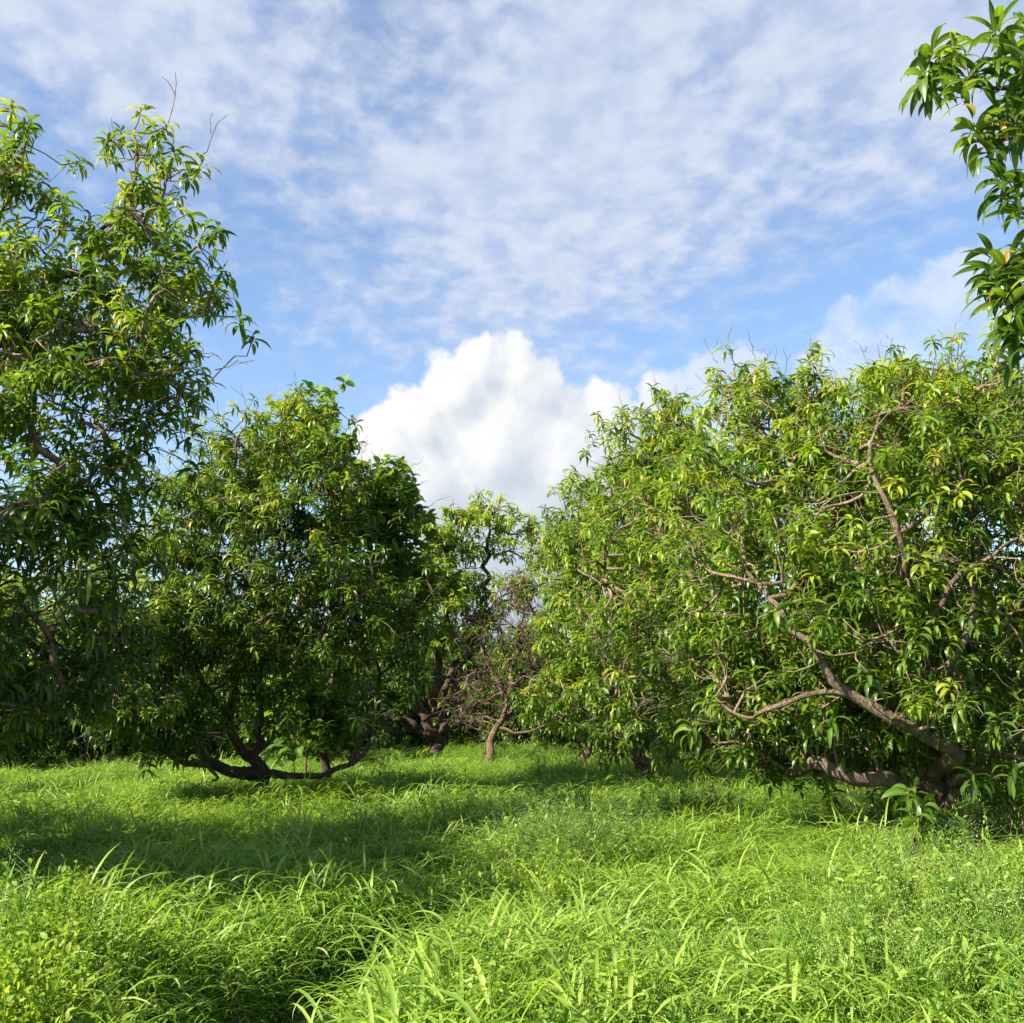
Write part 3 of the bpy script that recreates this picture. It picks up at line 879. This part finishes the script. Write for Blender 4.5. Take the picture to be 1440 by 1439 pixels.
# --- the close tree whose branch hangs in at the upper right
t = Tree(51)
base = np.array([5.2, 4.3, 0.0])
t.limb([base, base + (.05, 0, 1.0), base + (-.1, .05, 2.0), base + (-.3, 0, 2.9)], 0.17, 0.11, join=False)
t.limb([base + (-.3, 0, 2.9), at(1640, 150, 4.4), at(1500, 130, 4.4), at(1440, 128, 4.4), at(1400, 122, 4.4), at(1345, 112, 4.4), at(1310, 92, 4.4)], 0.05, 0.008, wig=.012)
t.limb([at(1500, 130, 4.4), at(1470, 170, 4.4), at(1420, 195, 4.4), at(1390, 205, 4.4)], 0.014, 0.006, wig=.01)
t.limb([base + (-.25, 0, 2.6), at(1640, 340, 4.4), at(1520, 380, 4.4), at(1450, 385, 4.4), at(1425, 372, 4.4)], 0.04, 0.007, wig=.012)
t.limb([base + (-.1, .05, 2.0), base + (.7, .2, 3.4), base + (.9, .2, 4.6)], 0.08, 0.03)
tipL = [(1296, 100), (1330, 92), (1312, 122), (1352, 126), (1376, 100), (1398, 82), (1420, 60), (1436, 90), (1432, 130), (1400, 150), (1372, 176), (1420, 180), (1440, 36), (1455, 60), (1450, 150), (1388, 200),
        (1412, 262), (1432, 275), (1450, 262), (1446, 300), (1312, 70), (1340, 60), (1405, 40), (1412, 372), (1432, 385), (1450, 372), (1400, 384), (1440, 420), (1428, 440), (1388, 378), (1398, 398), (1414, 418), (1426, 462), (1442, 474), (1395, 360), (1455, 440), (1470, 120), (1480, 200), (1490, 60), (1475, 390), (1480, 300), (1500, 440), (1520, 250)]
tips = [at(x, y, 4.4 + t.rng.uniform(-.18, .18)) for x, y in tipL]
tips = np.concatenate([np.array(tips), sample_blobs([pb(1600, 150, 4.5, .40, .5, .5), pb(1650, 380, 4.5, .45, .5, .4), (base + (.2, 0, 4.6), np.array([1.0, .9, .8]), 1), (base + (.6, .2, 3.4), np.array([.9, .9, .7]), 1)], 170, t.rng)])
t.colonize(tips, step=0.12, kill=0.16)
e = empty('mango_tree', base, 'close mango tree hanging a leafy branch into the upper right corner', 'tree', MANGO_GROUP)
t.build(e, M_bark, M_twig, M_leaf, leaf=(0.15, 0.23, 0.033, 0.045), per=(8, 12), tint=(0.46, 0.24), young=0.2, dead=0, segs=8, r_tip=0.0034, mid_leaves=2, pipe=2.25)
yellow_leaf(e, at(1402, 168, 4.3), 0.13, (0.45, -.2, -.8))
yellow_leaf(e, at(1418, 352, 4.3), 0.08, (-0.4, -.3, -.6))

# --- slim tree in the gap at the centre
t = Tree(61)
base = at(614, 1060, 26)
base[2] = 0
t.limb([base, at(614, 1048, 26), at(617, 1034, 26), at(622, 1020, 26)], 0.26, 0.20, join=False, wig=.02)
t.limb([at(614, 1044, 26), at(596, 1028, 25.8), at(572, 1014, 25.6), at(548, 1008, 25.4), at(525, 985, 25.2)], 0.14, 0.05, wig=.03)
t.limb([at(616, 1040, 26), at(598, 1018, 25.8), at(586, 985, 25.6), at(582, 930, 25.5), at(592, 860, 25.5), at(606, 780, 25.6)], 0.15, 0.06, wig=.05)
t.limb([at(618, 1032, 26), at(612, 995, 25.9), at(616, 945, 25.9), at(630, 880, 26), at(628, 800, 26)], 0.12, 0.05, wig=.05)
t.limb([at(620, 1026, 26), at(638, 985, 26), at(655, 930, 26.2), at(676, 860, 26.3), at(683, 790, 26.4), at(692, 715, 26.4)], 0.15, 0.05, wig=.05)
t.limb([at(620, 1030, 26), at(652, 1004, 26), at(700, 980, 26), at(738, 950, 26), at(775, 935, 26.2)], 0.14, 0.05, wig=.05)
t.limb([at(618, 1034, 26), at(650, 1016, 25.6), at(690, 1005, 25.2), at(725, 975, 25)], 0.10, 0.04, wig=.05)
t.limb([at(630, 1005, 26), at(630, 960, 26.4), at(660, 900, 26.6), at(700, 840, 26.6)], 0.10, 0.04, wig=.05)
t.limb([at(582, 930, 25.5), at(556, 870, 25), at(545, 810, 25)], 0.08, 0.03, wig=.05)
B = [pb(690, 715, 26.4, .7, .8, .55), pb(725, 760, 26.4, .75, .8, .7), pb(620, 740, 26, .7, .7, .6), pb(640, 770, 26.2, .8, .9, .7), pb(612, 745, 25.8, .5, .6, .7), pb(590, 830, 25.5, 1.2, 1.0, .9), pb(680, 840, 26.2, 1.2, 1.1, .6), pb(560, 890, 25, .9, .9, .8),
     pb(640, 890, 26.2, 1.0, 1.0, .5), pb(740, 800, 26.4, .6, .7, .6)]
t.colonize(sample_blobs(B, 800, t.rng, 0.4), kill=0.40, step=.26)
e = empty('mango_tree', base, 'thin crowned mango tree in the central gap with dark forked trunk', 'tree', MANGO_GROUP)
t.build(e, M_bark_dark, M_bark, M_leaf_light, leaf=(0.20, 0.30, 0.052, 0.070), per=(8, 12), tint=(0.54, 0.22), young=0.35, dead=200, segs=4, r_tip=0.006)

# --- almost bare tree behind it
t = Tree(71)
base = at(690, 1062, 24.5)
base[2] = 0
t.limb([base, at(690, 1045, 24.5), at(702, 1020, 24.6), at(712, 985, 24.7)], 0.128, 0.090, join=False)
t.limb([at(702, 1020, 24.6), at(718, 1000, 24.8), at(728, 960, 24.9), at(748, 930, 25)], 0.075, 0.030, wig=.03)
t.limb([at(712, 985, 24.7), at(690, 940, 25), at(672, 900, 25.2), at(668, 860, 25.2)], 0.060, 0.022, wig=.03)
t.limb([at(712, 985, 24.7), at(730, 900, 25), at(742, 840, 25.2), at(738, 800, 25.2)], 0.060, 0.022, wig=.03)
t.limb([at(700, 1030, 24.6), at(740, 1030, 24.4), at(790, 1010, 24.2)], 0.045, 0.022, wig=.03)
B = [pb(690, 920, 25.2, 1.1, 1.0, 1.0), pb(735, 900, 25, .7, .9, .9), pb(745, 960, 24.8, .7, .8, .7), pb(740, 830, 25.2, .6, .7, .6), pb(670, 980, 25, .8, .8, .5)]
t.colonize(sample_blobs(B, 1300, t.rng, 0.3), kill=0.30, step=.2)
e = empty('mango_tree', base, 'leaning nearly bare tree at the centre, a brown tangle of leafless twigs', 'tree', MANGO_GROUP)
t.build(e, M_bark, M_bark, M_leaf_light, leaf=(0.16, 0.22, 0.042, 0.058), per=(5, 8), tint=(0.45, 0.2), bare=0.93, dead=500, segs=3, r_tip=0.0062, mid_leaves=0)

# --- broad leaved tree behind the dark one
t = Tree(81)
base = at(455, 1052, 17.3)
base[2] = 0
t.limb([base, at(458, 1000, 17.3), at(475, 930, 17.2), at(505, 850, 17.0), at(525, 760, 16.9), at(510, 690, 16.8)], 0.075, 0.04, join=False)
t.limb([at(500, 870, 17.1), at(560, 800, 17.0), at(570, 720, 16.9)], 0.06, 0.025)
t.limb([at(530, 790, 16.9), at(470, 680, 16.6), at(440, 590, 16.8)], 0.05, 0.02)
B = [pb(525, 700, 16.8, .75, .9, .65), pb(560, 730, 16.9, .55, .8, .55), pb(500, 800, 16.8, .9, .9, .8), pb(560, 820, 16.9, .6, .8, .6), pb(430, 585, 16.8, .55, .6, .42), pb(400, 640, 16.4, .8, .5, .5), pb(480, 630, 16.8, .3, .5, .35)]
t.colonize(sample_blobs(B, 620, t.rng, 0.6), kill=0.36)
e = empty('broad_leaved_tree', base, 'round leaved tree rising behind the dark mango tree, pale sunlit leaves at its edge', 'tree')
t.build(e, M_bark_dark, M_twig, M_broad, leaf=(0.14, 0.22, 0.09, 0.13), per=(5, 8), tint=(0.5, 0.25), young=0.15, dead=110, segs=5, shape='round', droop=(0.5, 1.3))

# --- broad leaved shrub under the dark tree
t = Tree(91)
base = at(432, 1070, 17)
base[2] = 0
t.limb([base, at(432, 1040, 17), at(425, 990, 16.8), at(415, 950, 16.6)], 0.03, 0.012, join=False)
t.limb([at(432, 1040, 17), at(455, 1000, 16.8), at(475, 960, 16.6)], 0.02, 0.01)
t.limb([at(432, 1045, 17), at(405, 1010, 16.8), at(398, 980, 16.7)], 0.02, 0.01)
B = [pb(430, 985, 16.8, .55, .5, .55), pb(470, 985, 16.8, .5, .5, .4), pb(415, 950, 16.6, .35, .4, .35), pb(440, 1025, 16.9, .6, .5, .25)]
t.colonize(sample_blobs(B, 120, t.rng, 0.5), kill=0.2, step=.12)
e = empty('broad_leaved_shrub', base, 'shrub with big rounded green leaves in the shade beneath the dark mango tree', 'shrub')
t.build(e, M_bark, M_twig, M_broad, leaf=(0.16, 0.26, 0.12, 0.18), per=(4, 6), tint=(0.45, 0.2), young=0.1, dead=0, segs=5, shape='round', droop=(0.4, 1.2))


# --- young mango plants in front of the big tree
def sapling(seed, base, tips, label, big=1.3):
    t = Tree(seed)
    base = np.array([base[0], base[1], 0.0])
    top = tips[0]
    t.limb([base, base * .5 + top * .5 + (.03, 0, 0), top], 0.014, 0.007, join=False, step=.1, wig=.008)
    t.colonize(np.array(tips), step=.08, kill=.1)
    e = empty('mango_sapling', base, label, 'sapling')
    t.build(e, M_twig, M_twig, M_leaf_light, leaf=(0.17, 0.24, 0.05, 0.065), per=(9, 12), tint=(0.42, 0.15), young=.1, dead=0, segs=7, mid_leaves=0)


sapling(101, at(1285, 1190, 8.0), [at(1276, 1112, 8.0), at(1300, 1130, 7.9), at(1310, 1145, 8.0), at(1330, 1150, 8.1), at(1285, 1150, 7.9)], 'young mango plant with large drooping leaves at the foot of the big right tree')


# --- orchard rows behind: two kinds, copied
def far_tree(seed, label):
    t = Tree(seed)
    z0 = np.zeros(3)
    V = lambda *a: np.array(a, float)
    t.limb([z0, V(.05, 0, .5), V(.1, .05, 1.1), V(0, .1, 2.2)], 0.2, 0.12, join=False)
    for k in range(6):
        a = k * 1.05 + t.rng.uniform(-.3, .3)
        h, l = t.rng.uniform(2.2, 3.6), t.rng.uniform(1.6, 2.6)
        t.limb([V(.05, 0, .5 + .12 * k), V(math.cos(a) * .6, math.sin(a) * .6, 1.2 + .1 * k), V(math.cos(a) * l, math.sin(a) * l, h)], 0.09, 0.03)
    B = []
    for k in range(11):
        a = t.rng.uniform(0, 6.28)
        rr = t.rng.uniform(0.4, 2.0)
        B.append((V(math.cos(a) * rr, math.sin(a) * rr, t.rng.uniform(1.5, 4.2)), V(1.3, 1.3, 1.0), 1))
    for k in range(7):
        a = k * .9
        B.append((V(math.cos(a) * 1.9, math.sin(a) * 1.9, 1.0), V(.8, .8, .7), 1))
    t.colonize(sample_blobs(B, 1200, t.rng), kill=0.45, step=.3)
    e = empty('mango_tree', z0, label, 'tree', 'mango trees in the rows behind')
    t.build(e, M_bark_dark, M_bark, M_leaf, leaf=(0.24, 0.36, 0.060, 0.085), per=(7, 10), tint=(0.42, 0.25), young=.15, dead=90, segs=3, r_tip=.006, mid_leaves=1)
    return e


def copy_tree(o, loc, rz, sc, label):
    c = o.copy()
    COL.objects.link(c)
    c.location, c.rotation_euler, c.scale = loc, (0, 0, rz), (sc, sc, sc)
    c['label'] = label
    for k in o.children:
        d = k.copy()
        COL.objects.link(d)
        d.parent = c
    return c


FAR = 'distant mango tree in the shaded rows behind, its leaves reaching the grass'
protos = [far_tree(201, FAR), far_tree(202, FAR)]
spots = [(60, 24, 0.8), (-60, 21, .85), (-560, 12.4, .85), (170, 27, .8), (270, 25, .75), (360, 31, .85), (470, 30, .8), (540, 36, .9), (640, 40, .85), (720, 44, .8), (790, 38, .7), (860, 34, .85), (960, 30, 1.0), (1080, 26, .9),
         (1200, 24, .9), (1330, 22, .9), (1460, 20, .9), (410, 24, .75), (-40, 30, .9), (220, 33, .9), (590, 33, .8), (680, 34, .75), (752, 32, .95), (830, 46, 1.0), (610, 47, 1.0), (410, 42, 1.0), (30, 52, 1.1), (180, 56, 1.1), (740, 68, 1.2), (560, 70, 1.2), (100, 40, 1.0), (300, 46, 1.1), (500, 52, 1.1), (680, 58, 1.0), (800, 56, .9), (930, 50, 1.1), (1100, 44, 1.1), (1300, 40, 1.1)]
rg = random.Random(5)
for i, (px, d, sc) in enumerate(spots):
    loc = ((px - 720) / F * d * 1.01, d, 0)
    if i < 2:
        protos[i].location, protos[i].scale = loc, (sc, sc, sc)
        protos[i].rotation_euler = (0, 0, rg.uniform(0, 6))
    else:
        copy_tree(protos[i % 2], loc, rg.uniform(0, 6.28), sc * rg.uniform(.92, 1.06), FAR if px > -200 else 'unseen mango tree beyond the left edge, added to shade the grass')  # the far left copy is out of view, added to dapple the grass


# ------------------------------------------------------------------ grass and herbs
GR = np.random.default_rng(77)


def grass_tuft(seed, shoots, h, spread, blade, wide, leaves, arch):
    rng = np.random.default_rng(seed)
    b = Buf()
    bases, dirs, Ls, Ws, dr, rl, tn = [], [], [], [], [], [], []
    stems = []
    for _ in range(shoots):
        a, rr = rng.uniform(0, 6.28), spread * math.sqrt(rng.uniform())
        p0 = np.array([math.cos(a) * rr, math.sin(a) * rr, 0])
        lean = np.array([math.cos(a + rng.normal(0, .8)), math.sin(a + rng.normal(0, .8)), 0]) * rng.uniform(.03, .42)
        hh = h * rng.uniform(.55, 1.05)
        top = p0 + lean * hh + np.array([0, 0, hh])
        mid = p0 + lean * hh * .3 + np.array([0, 0, hh * .55])
        stems.append(np.stack([p0, p0 * .3 + mid * .7, mid * .5 + top * .5, top]))
        tb = rng.normal(0, .08)
        for k in range(leaves):
            f = (k + .6) / leaves * rng.uniform(.9, 1.08)
            f = min(f, 1)
            p = p0 + (mid - p0) * min(f / .55, 1) if f < .55 else mid + (top - mid) * (f - .55) / .45
            az = a + k * 2.6 + rng.normal(0, .6)
            el = rng.uniform(.55, 1.3) if f < .9 else rng.uniform(.6, 1.25)
            bases.append(p)
            dirs.append((math.cos(az) * math.cos(el), math.sin(az) * math.cos(el), math.sin(el)))
            Ls.append(blade * rng.uniform(.6, 1.2))
            Ws.append(wide * rng.uniform(.6, 1.2))
            dr.append(rng.uniform(arch[0], arch[1]))
            rl.append(rng.normal(0, .35))
            tn.append(1.0 if rng.uniform() < .012 * (1.5 - f) else np.clip(.30 + .36 * f + tb + rng.normal(0, .09), 0, .88))
    twig_batch(b, np.array(stems), np.full(shoots, .0032), np.full(shoots, .0014))
    b.a['tint'] = [np.full(b.n, .5)]
    b.a['mid'] = [np.zeros(b.n)]
    add_leaves(b, np.array(bases), unit(np.array(dirs)), np.array(Ls), np.array(Ws), np.array(dr), np.array(rl), np.array(tn), 6, fold=.2, shape='blade')
    me = b.mesh('grass_tuft')
    me.materials.append(M_grass)
    return bpy.data.objects.new('grass_tuft', me)


def weed_plant(seed, h, stems, flowers, leafL, leafW, leaf_n, mat, yellow=.2, cone=.5):
    """small leaved herb; flowers > 0 gives it a cloud of tiny cream heads"""
    rng = np.random.default_rng(seed)
    b = Buf()
    S, br, lp, ld, lt, fl = [], [], [], [], [], []
    for _ in range(stems):
        a = rng.uniform(0, 6.28)
        ln = rng.uniform(.05, cone)
        hh = h * rng.uniform(.7, 1.1)
        p0 = rng.normal(0, .035, 3) * (1, 1, 0)
        top = p0 + np.array([math.cos(a) * ln * hh, math.sin(a) * ln * hh, hh])
        m1 = p0 * .67 + top * .33 + rng.normal(0, .015, 3)
        m2 = p0 * .33 + top * .67 + rng.normal(0, .015, 3)
        S.append(np.stack([p0, m1, m2, top]))
        for k in range(leaf_n):
            f = rng.uniform(.12, 1) ** .75
            lp.append(p0 + (top - p0) * f + rng.normal(0, .012, 3))
            ld.append(unit(rng.standard_normal(3) + np.array([0, 0, .35])))
            lt.append(np.clip(.25 + .4 * f + rng.normal(0, .12) + (yellow if rng.uniform() < .3 * f else 0), 0, .84 if flowers else 1))
        if flowers:
            for k in range(7):
                f = rng.uniform(.5, 1)
                q0 = p0 + (top - p0) * f
                q1 = q0 + unit(rng.standard_normal(3) * (1, 1, .4) + np.array([0, 0, 1.0])) * rng.uniform(.06, .17) * h / .6
                br.append(np.stack([q0, q0 * .6 + q1 * .4, q0 * .3 + q1 * .7, q1]))
                for _ in range(max(1, flowers // 7)):
                    fl.append(q1 + rng.normal(0, .022, 3))
    S = np.array(S)
    twig_batch(b, S, np.full(len(S), .0034), np.full(len(S), .0014))
    if br:
        br = np.array(br)
        twig_batch(b, br, np.full(len(br), .0013), np.full(len(br), .0008))
    b.a['tint'] = [np.full(b.n, .62)]
    b.a['mid'] = [np.zeros(b.n)]
    n = len(lp)
    add_leaves(b, np.array(lp), np.array(ld), rng.uniform(.6, 1.2, n) * leafL, rng.uniform(.7, 1.2, n) * leafW, rng.uniform(.2, 1.1, n), rng.normal(0, .5, n), np.array(lt), 3, fold=.12, shape='round')
    if fl:
        fl = np.array(fl)
        r = rng.uniform(.0013, .0025, len(fl))
        o6 = np.array([(1, 0, 0), (-1, 0, 0), (0, 1, 0), (0, -1, 0), (0, 0, 1), (0, 0, -1)], float)
        V = fl[:, None] + o6[None] * r[:, None, None]
        tri = np.array([(0, 2, 4), (2, 1, 4), (1, 3, 4), (3, 0, 4), (2, 0, 5), (1, 2, 5), (3, 1, 5), (0, 3, 5)])
        T = (tri[None] + (np.arange(len(fl)) * 6)[:, None, None]).reshape(-1, 3)
        b.add(V, None, T, tint=np.repeat(rng.uniform(.9, 1, len(fl)), 6), mid=0.0)
    me = b.mesh('weed_plant')
    me.materials.append(mat)
    return bpy.data.objects.new('weed_plant', me)


def vnoise(x, y, s, seed):
    """smooth value noise"""
    x, y = np.asarray(x) * s + 31.7, np.asarray(y) * s + 17.3
    xi, yi = np.floor(x).astype(int), np.floor(y).astype(int)
    fx, fy = x - xi, y - yi
    fx, fy = fx * fx * (3 - 2 * fx), fy * fy * (3 - 2 * fy)
    h = lambda a, b: np.modf(np.abs(np.sin(a * 127.1 + b * 311.7 + seed * 74.7) * 43758.5453))[0]
    return (h(xi, yi) * (1 - fx) + h(xi + 1, yi) * fx) * (1 - fy) + (h(xi, yi + 1) * (1 - fx) + h(xi + 1, yi + 1) * fx) * fy


def scatter_obj(name, variants, P, scl, shade, idx, rot, label):
    me = bpy.data.meshes.new(name + '_points')
    me.vertices.add(len(P))
    me.vertices.foreach_set('co', np.asarray(P, np.float32).ravel())
    for k, v, ty in (('scl', scl, 'FLOAT'), ('shade', shade, 'FLOAT'), ('idx', idx, 'INT')):
        a = me.attributes.new(k, ty, 'POINT')
        a.data.foreach_set('value', np.asarray(v, np.int32 if ty == 'INT' else np.float32))
    a = me.attributes.new('rot', 'FLOAT_VECTOR', 'POINT')
    a.data.foreach_set('vector', np.asarray(rot, np.float32).ravel())
    o = link(name, me, None, kind='stuff', label=label)
    g = bpy.data.node_groups.new(name + '_scatter', 'GeometryNodeTree')
    g.interface.new_socket('Geometry', in_out='INPUT', socket_type='NodeSocketGeometry')
    g.interface.new_socket('Geometry', in_out='OUTPUT', socket_type='NodeSocketGeometry')
    nn, ll = g.nodes, g.links
    gi_, go_ = nn.new('NodeGroupInput'), nn.new('NodeGroupOutput')
    join = nn.new('GeometryNodeJoinGeometry')
    for v in reversed(variants):
        oi = nn.new('GeometryNodeObjectInfo')
        oi.inputs['Object'].default_value = v
        oi.inputs['As Instance'].default_value = False
        gt = nn.new('GeometryNodeGeometryToInstance')
        ll.new(oi.outputs['Geometry'], gt.inputs[0])
        ll.new(gt.outputs[0], join.inputs[0])

    def named(k, ty):
        a_ = nn.new('GeometryNodeInputNamedAttribute')
        a_.data_type = ty
        a_.inputs['Name'].default_value = k
        return a_.outputs[0]
    ip = nn.new('GeometryNodeInstanceOnPoints')
    ll.new(gi_.outputs[0], ip.inputs['Points'])
    ll.new(join.outputs[0], ip.inputs['Instance'])
    ip.inputs['Pick Instance'].default_value = True
    ll.new(named('idx', 'INT'), ip.inputs['Instance Index'])
    ll.new(named('rot', 'FLOAT_VECTOR'), ip.inputs['Rotation'])
    ll.new(named('scl', 'FLOAT'), ip.inputs['Scale'])
    ll.new(ip.outputs[0], go_.inputs[0])
    md = o.modifiers.new('scatter', 'NODES')
    md.node_group = g
    return o


def height(x, y):
    """how tall the sward stands (m)"""
    h = np.interp(y, [0, 2, 2.8, 3.6, 6, 8.5, 12, 20, 40], [.30, .38, .50, .62, .60, .54, .54, .50, .42])
    h = h * (.72 + .56 * vnoise(x, y, 1.1, 1)) * (.85 + .3 * vnoise(x, y, 3.1, 2))
    xv = np.interp(y, [2.0, 2.6, 3.3, 4.2, 5.2, 6.2, 7.0], [-.62, -.72, -.86, -1.00, -.95, -.5, .15])
    wd = np.interp(y, [2.5, 4.0, 6.0], [.34, .46, .5])
    vall = np.exp(-((x - xv) / wd) ** 4) * np.interp(y, [6.2, 7.4], [1, 0])
    h = h * (1 - .88 * vall)
    h = h * (1 + .14 * np.exp(-((x - xv - .85) / .5) ** 2) * (y < 6.5) + .16 * np.exp(-((x - xv + .9) / .5) ** 2) * (y < 5.6))
    h = h * (1 + .35 * np.exp(-((x + 3.5) ** 2 + (y - 14.3) ** 2) / 1.2))
    return h


def bare(x, y):
    """trampled earth and litter under the big tree"""
    edge = np.interp(x, [2.2, 3.0, 4.0, 4.6, 6], [11.6, 10.4, 9.5, 8.8, 8.2]) + .5 * (vnoise(x, y, 2.2, 21) - .5)
    return (x > 2.3) & (y > edge) & (y < np.interp(x, [2.2, 3.2, 7], [11.8, 12.6, 13.0]))


def positions(n, dmin, dmax, power):
    d = dmin + (dmax - dmin) * GR.uniform(size=n) ** power
    x = GR.uniform(-1, 1, n) * (.60 * d + 1.6)
    return x, d


tufts = [grass_tuft(300 + i, 14, .50, .15, .22, .0125, 6, (.7, 2.1)) for i in range(6)] + \
        [grass_tuft(320 + i, 8, .46, .13, .25, .0155, 5, (.6, 1.9)) for i in range(4)] + \
        [grass_tuft(330 + i, 17, .44, .17, .17, .009, 6, (.7, 2.0)) for i in range(4)]
xs, ys = [], []
for n, a, b_, p in ((9000, .9, 5.5, .75), (11000, 5.0, 11, .8), (10000, 10, 22, .8), (9000, 20, 46, .85)):
    x, y = positions(n, a, b_, p)
    xs.append(x)
    ys.append(y)
x, y = np.concatenate(xs), np.concatenate(ys)
k_ = ~bare(x, y) | (GR.uniform(size=len(x)) < .06)
x, y = x[k_], y[k_]
h = height(x, y)
s_ = np.clip(h / .62, .15, 1.12) * GR.uniform(.85, 1.15, len(x)) * np.interp(y, [14, 30], [1, 1.15])
sh = np.clip(.25 + .5 * vnoise(x, y, .7, 5) + .25 * vnoise(x, y, 2.5, 6) + GR.normal(0, .12, len(x)), 0, 1)
rot = np.stack([GR.normal(0, .10, len(x)), GR.normal(0, .10, len(x)), GR.uniform(0, 6.28, len(x))], 1)
broad = vnoise(x, y, .8, 9) + GR.normal(0, .2, len(x))
idx = np.where(broad > .66, GR.integers(6, 10, len(x)), np.where(broad < .36, GR.integers(10, 14, len(x)), GR.integers(0, 6, len(x))))
scatter_obj('grass', tufts, np.stack([x, y, ground_z(x, y) - .02], 1), s_, sh, idx, rot, 'tall lush green grass covering the orchard floor')


# fallen leaves on the bare earth
n = 2600
x, y = GR.uniform(2.2, 7.5, n * 3), GR.uniform(8, 13, n * 3)
k_ = bare(x, y)
x, y = x[k_][:n], y[k_][:n]
n = len(x)
lb = Buf()
a = GR.uniform(0, 6.28, n)
el = GR.uniform(-.1, .55, n)
add_leaves(lb, np.stack([x, y, ground_z(x, y) + GR.uniform(.005, .05, n)], 1), np.stack([np.cos(a) * np.cos(el), np.sin(a) * np.cos(el), np.sin(el)], 1), GR.uniform(.12, .22, n), GR.uniform(.03, .05, n),
           GR.uniform(.3, 1.2, n), GR.normal(0, .8, n), GR.uniform(0, 1, n), 4)
M_litter = leaf_mat('dry_leaf', [(0.0, (0.10, 0.055, 0.030)), (0.6, (0.22, 0.14, 0.08)), (1.0, (0.36, 0.26, 0.16))], trans=.15, rough=.7, spec=.2, mid=False)
link('leaf_litter', lb.mesh('leaf_litter'), M_litter, kind='stuff', label='dry brown fallen leaves under the big right tree')


# herb patches, laid out on the ground: (x, y, rx, ry, count)
def patch(lst):
    X, Y = [], []
    for (cx, cy, rx, ry, n) in lst:
        a, r = GR.uniform(0, 6.28, n), np.sqrt(GR.uniform(size=n))
        X.append(cx + rx * r * np.cos(a))
        Y.append(cy + ry * r * np.sin(a))
    return np.concatenate(X), np.concatenate(Y)


weeds = [weed_plant(400 + i, .60, 5, 35, .035, .013, 26, M_weed) for i in range(4)]
x, y = patch([(2.1, 4.7, 1.0, .8, 62), (1.3, 3.4, .9, .5, 12), (2.9, 6.2, .9, .7, 46), (.6, 9.0, .55, .6, 50), (.25, 8.4, .5, .5, 36), (1.9, 12.5, .8, .8, 50), (-.5, 10.5, 1.2, 1.0, 60), (-2.6, 4.9, .8, .6, 26),
              (.5, 5.0, .9, .8, 14), (3.1, 8.0, .5, .4, 24), (-5, 18, 3, 2, 60), (2, 20, 2.5, 2, 70)])
h = height(x, y)
scatter_obj('flowering_weeds', weeds, np.stack([x, y, ground_z(x, y) - .02], 1), np.clip(h / .56, .3, 1.3) * GR.uniform(.9, 1.2, len(x)), GR.uniform(.2, .8, len(x)), GR.integers(0, 4, len(x)),
            np.stack([GR.normal(0, .12, len(x)), GR.normal(0, .12, len(x)), GR.uniform(0, 6.28, len(x))], 1), 'wispy weeds with tiny cream flower heads among the grass')
herbs = [weed_plant(420 + i, .58, 6, 0, .026, .012, 85, M_herb, .10, .35) for i in range(4)]
x, y = patch([(-1.75, 3.4, .6, .5, 90), (-2.1, 4.3, .8, .6, 80), (-.2, 6.3, .7, .4, 16), (1.0, 3.0, .8, .4, 8), (2.4, 5.2, .6, .5, 12), (.5, 3.5, .8, .6, 8)])
h = height(x, y)
scatter_obj('leafy_herbs', herbs, np.stack([x, y, ground_z(x, y) - .02], 1), np.clip(h / .58, .3, 1.3) * GR.uniform(.95, 1.2, len(x)), GR.uniform(.2, .8, len(x)), GR.integers(0, 4, len(x)),
            np.stack([GR.normal(0, .1, len(x)), GR.normal(0, .1, len(x)), GR.uniform(0, 6.28, len(x))], 1), 'small leaved yellowish herbs growing thick in the near grass')
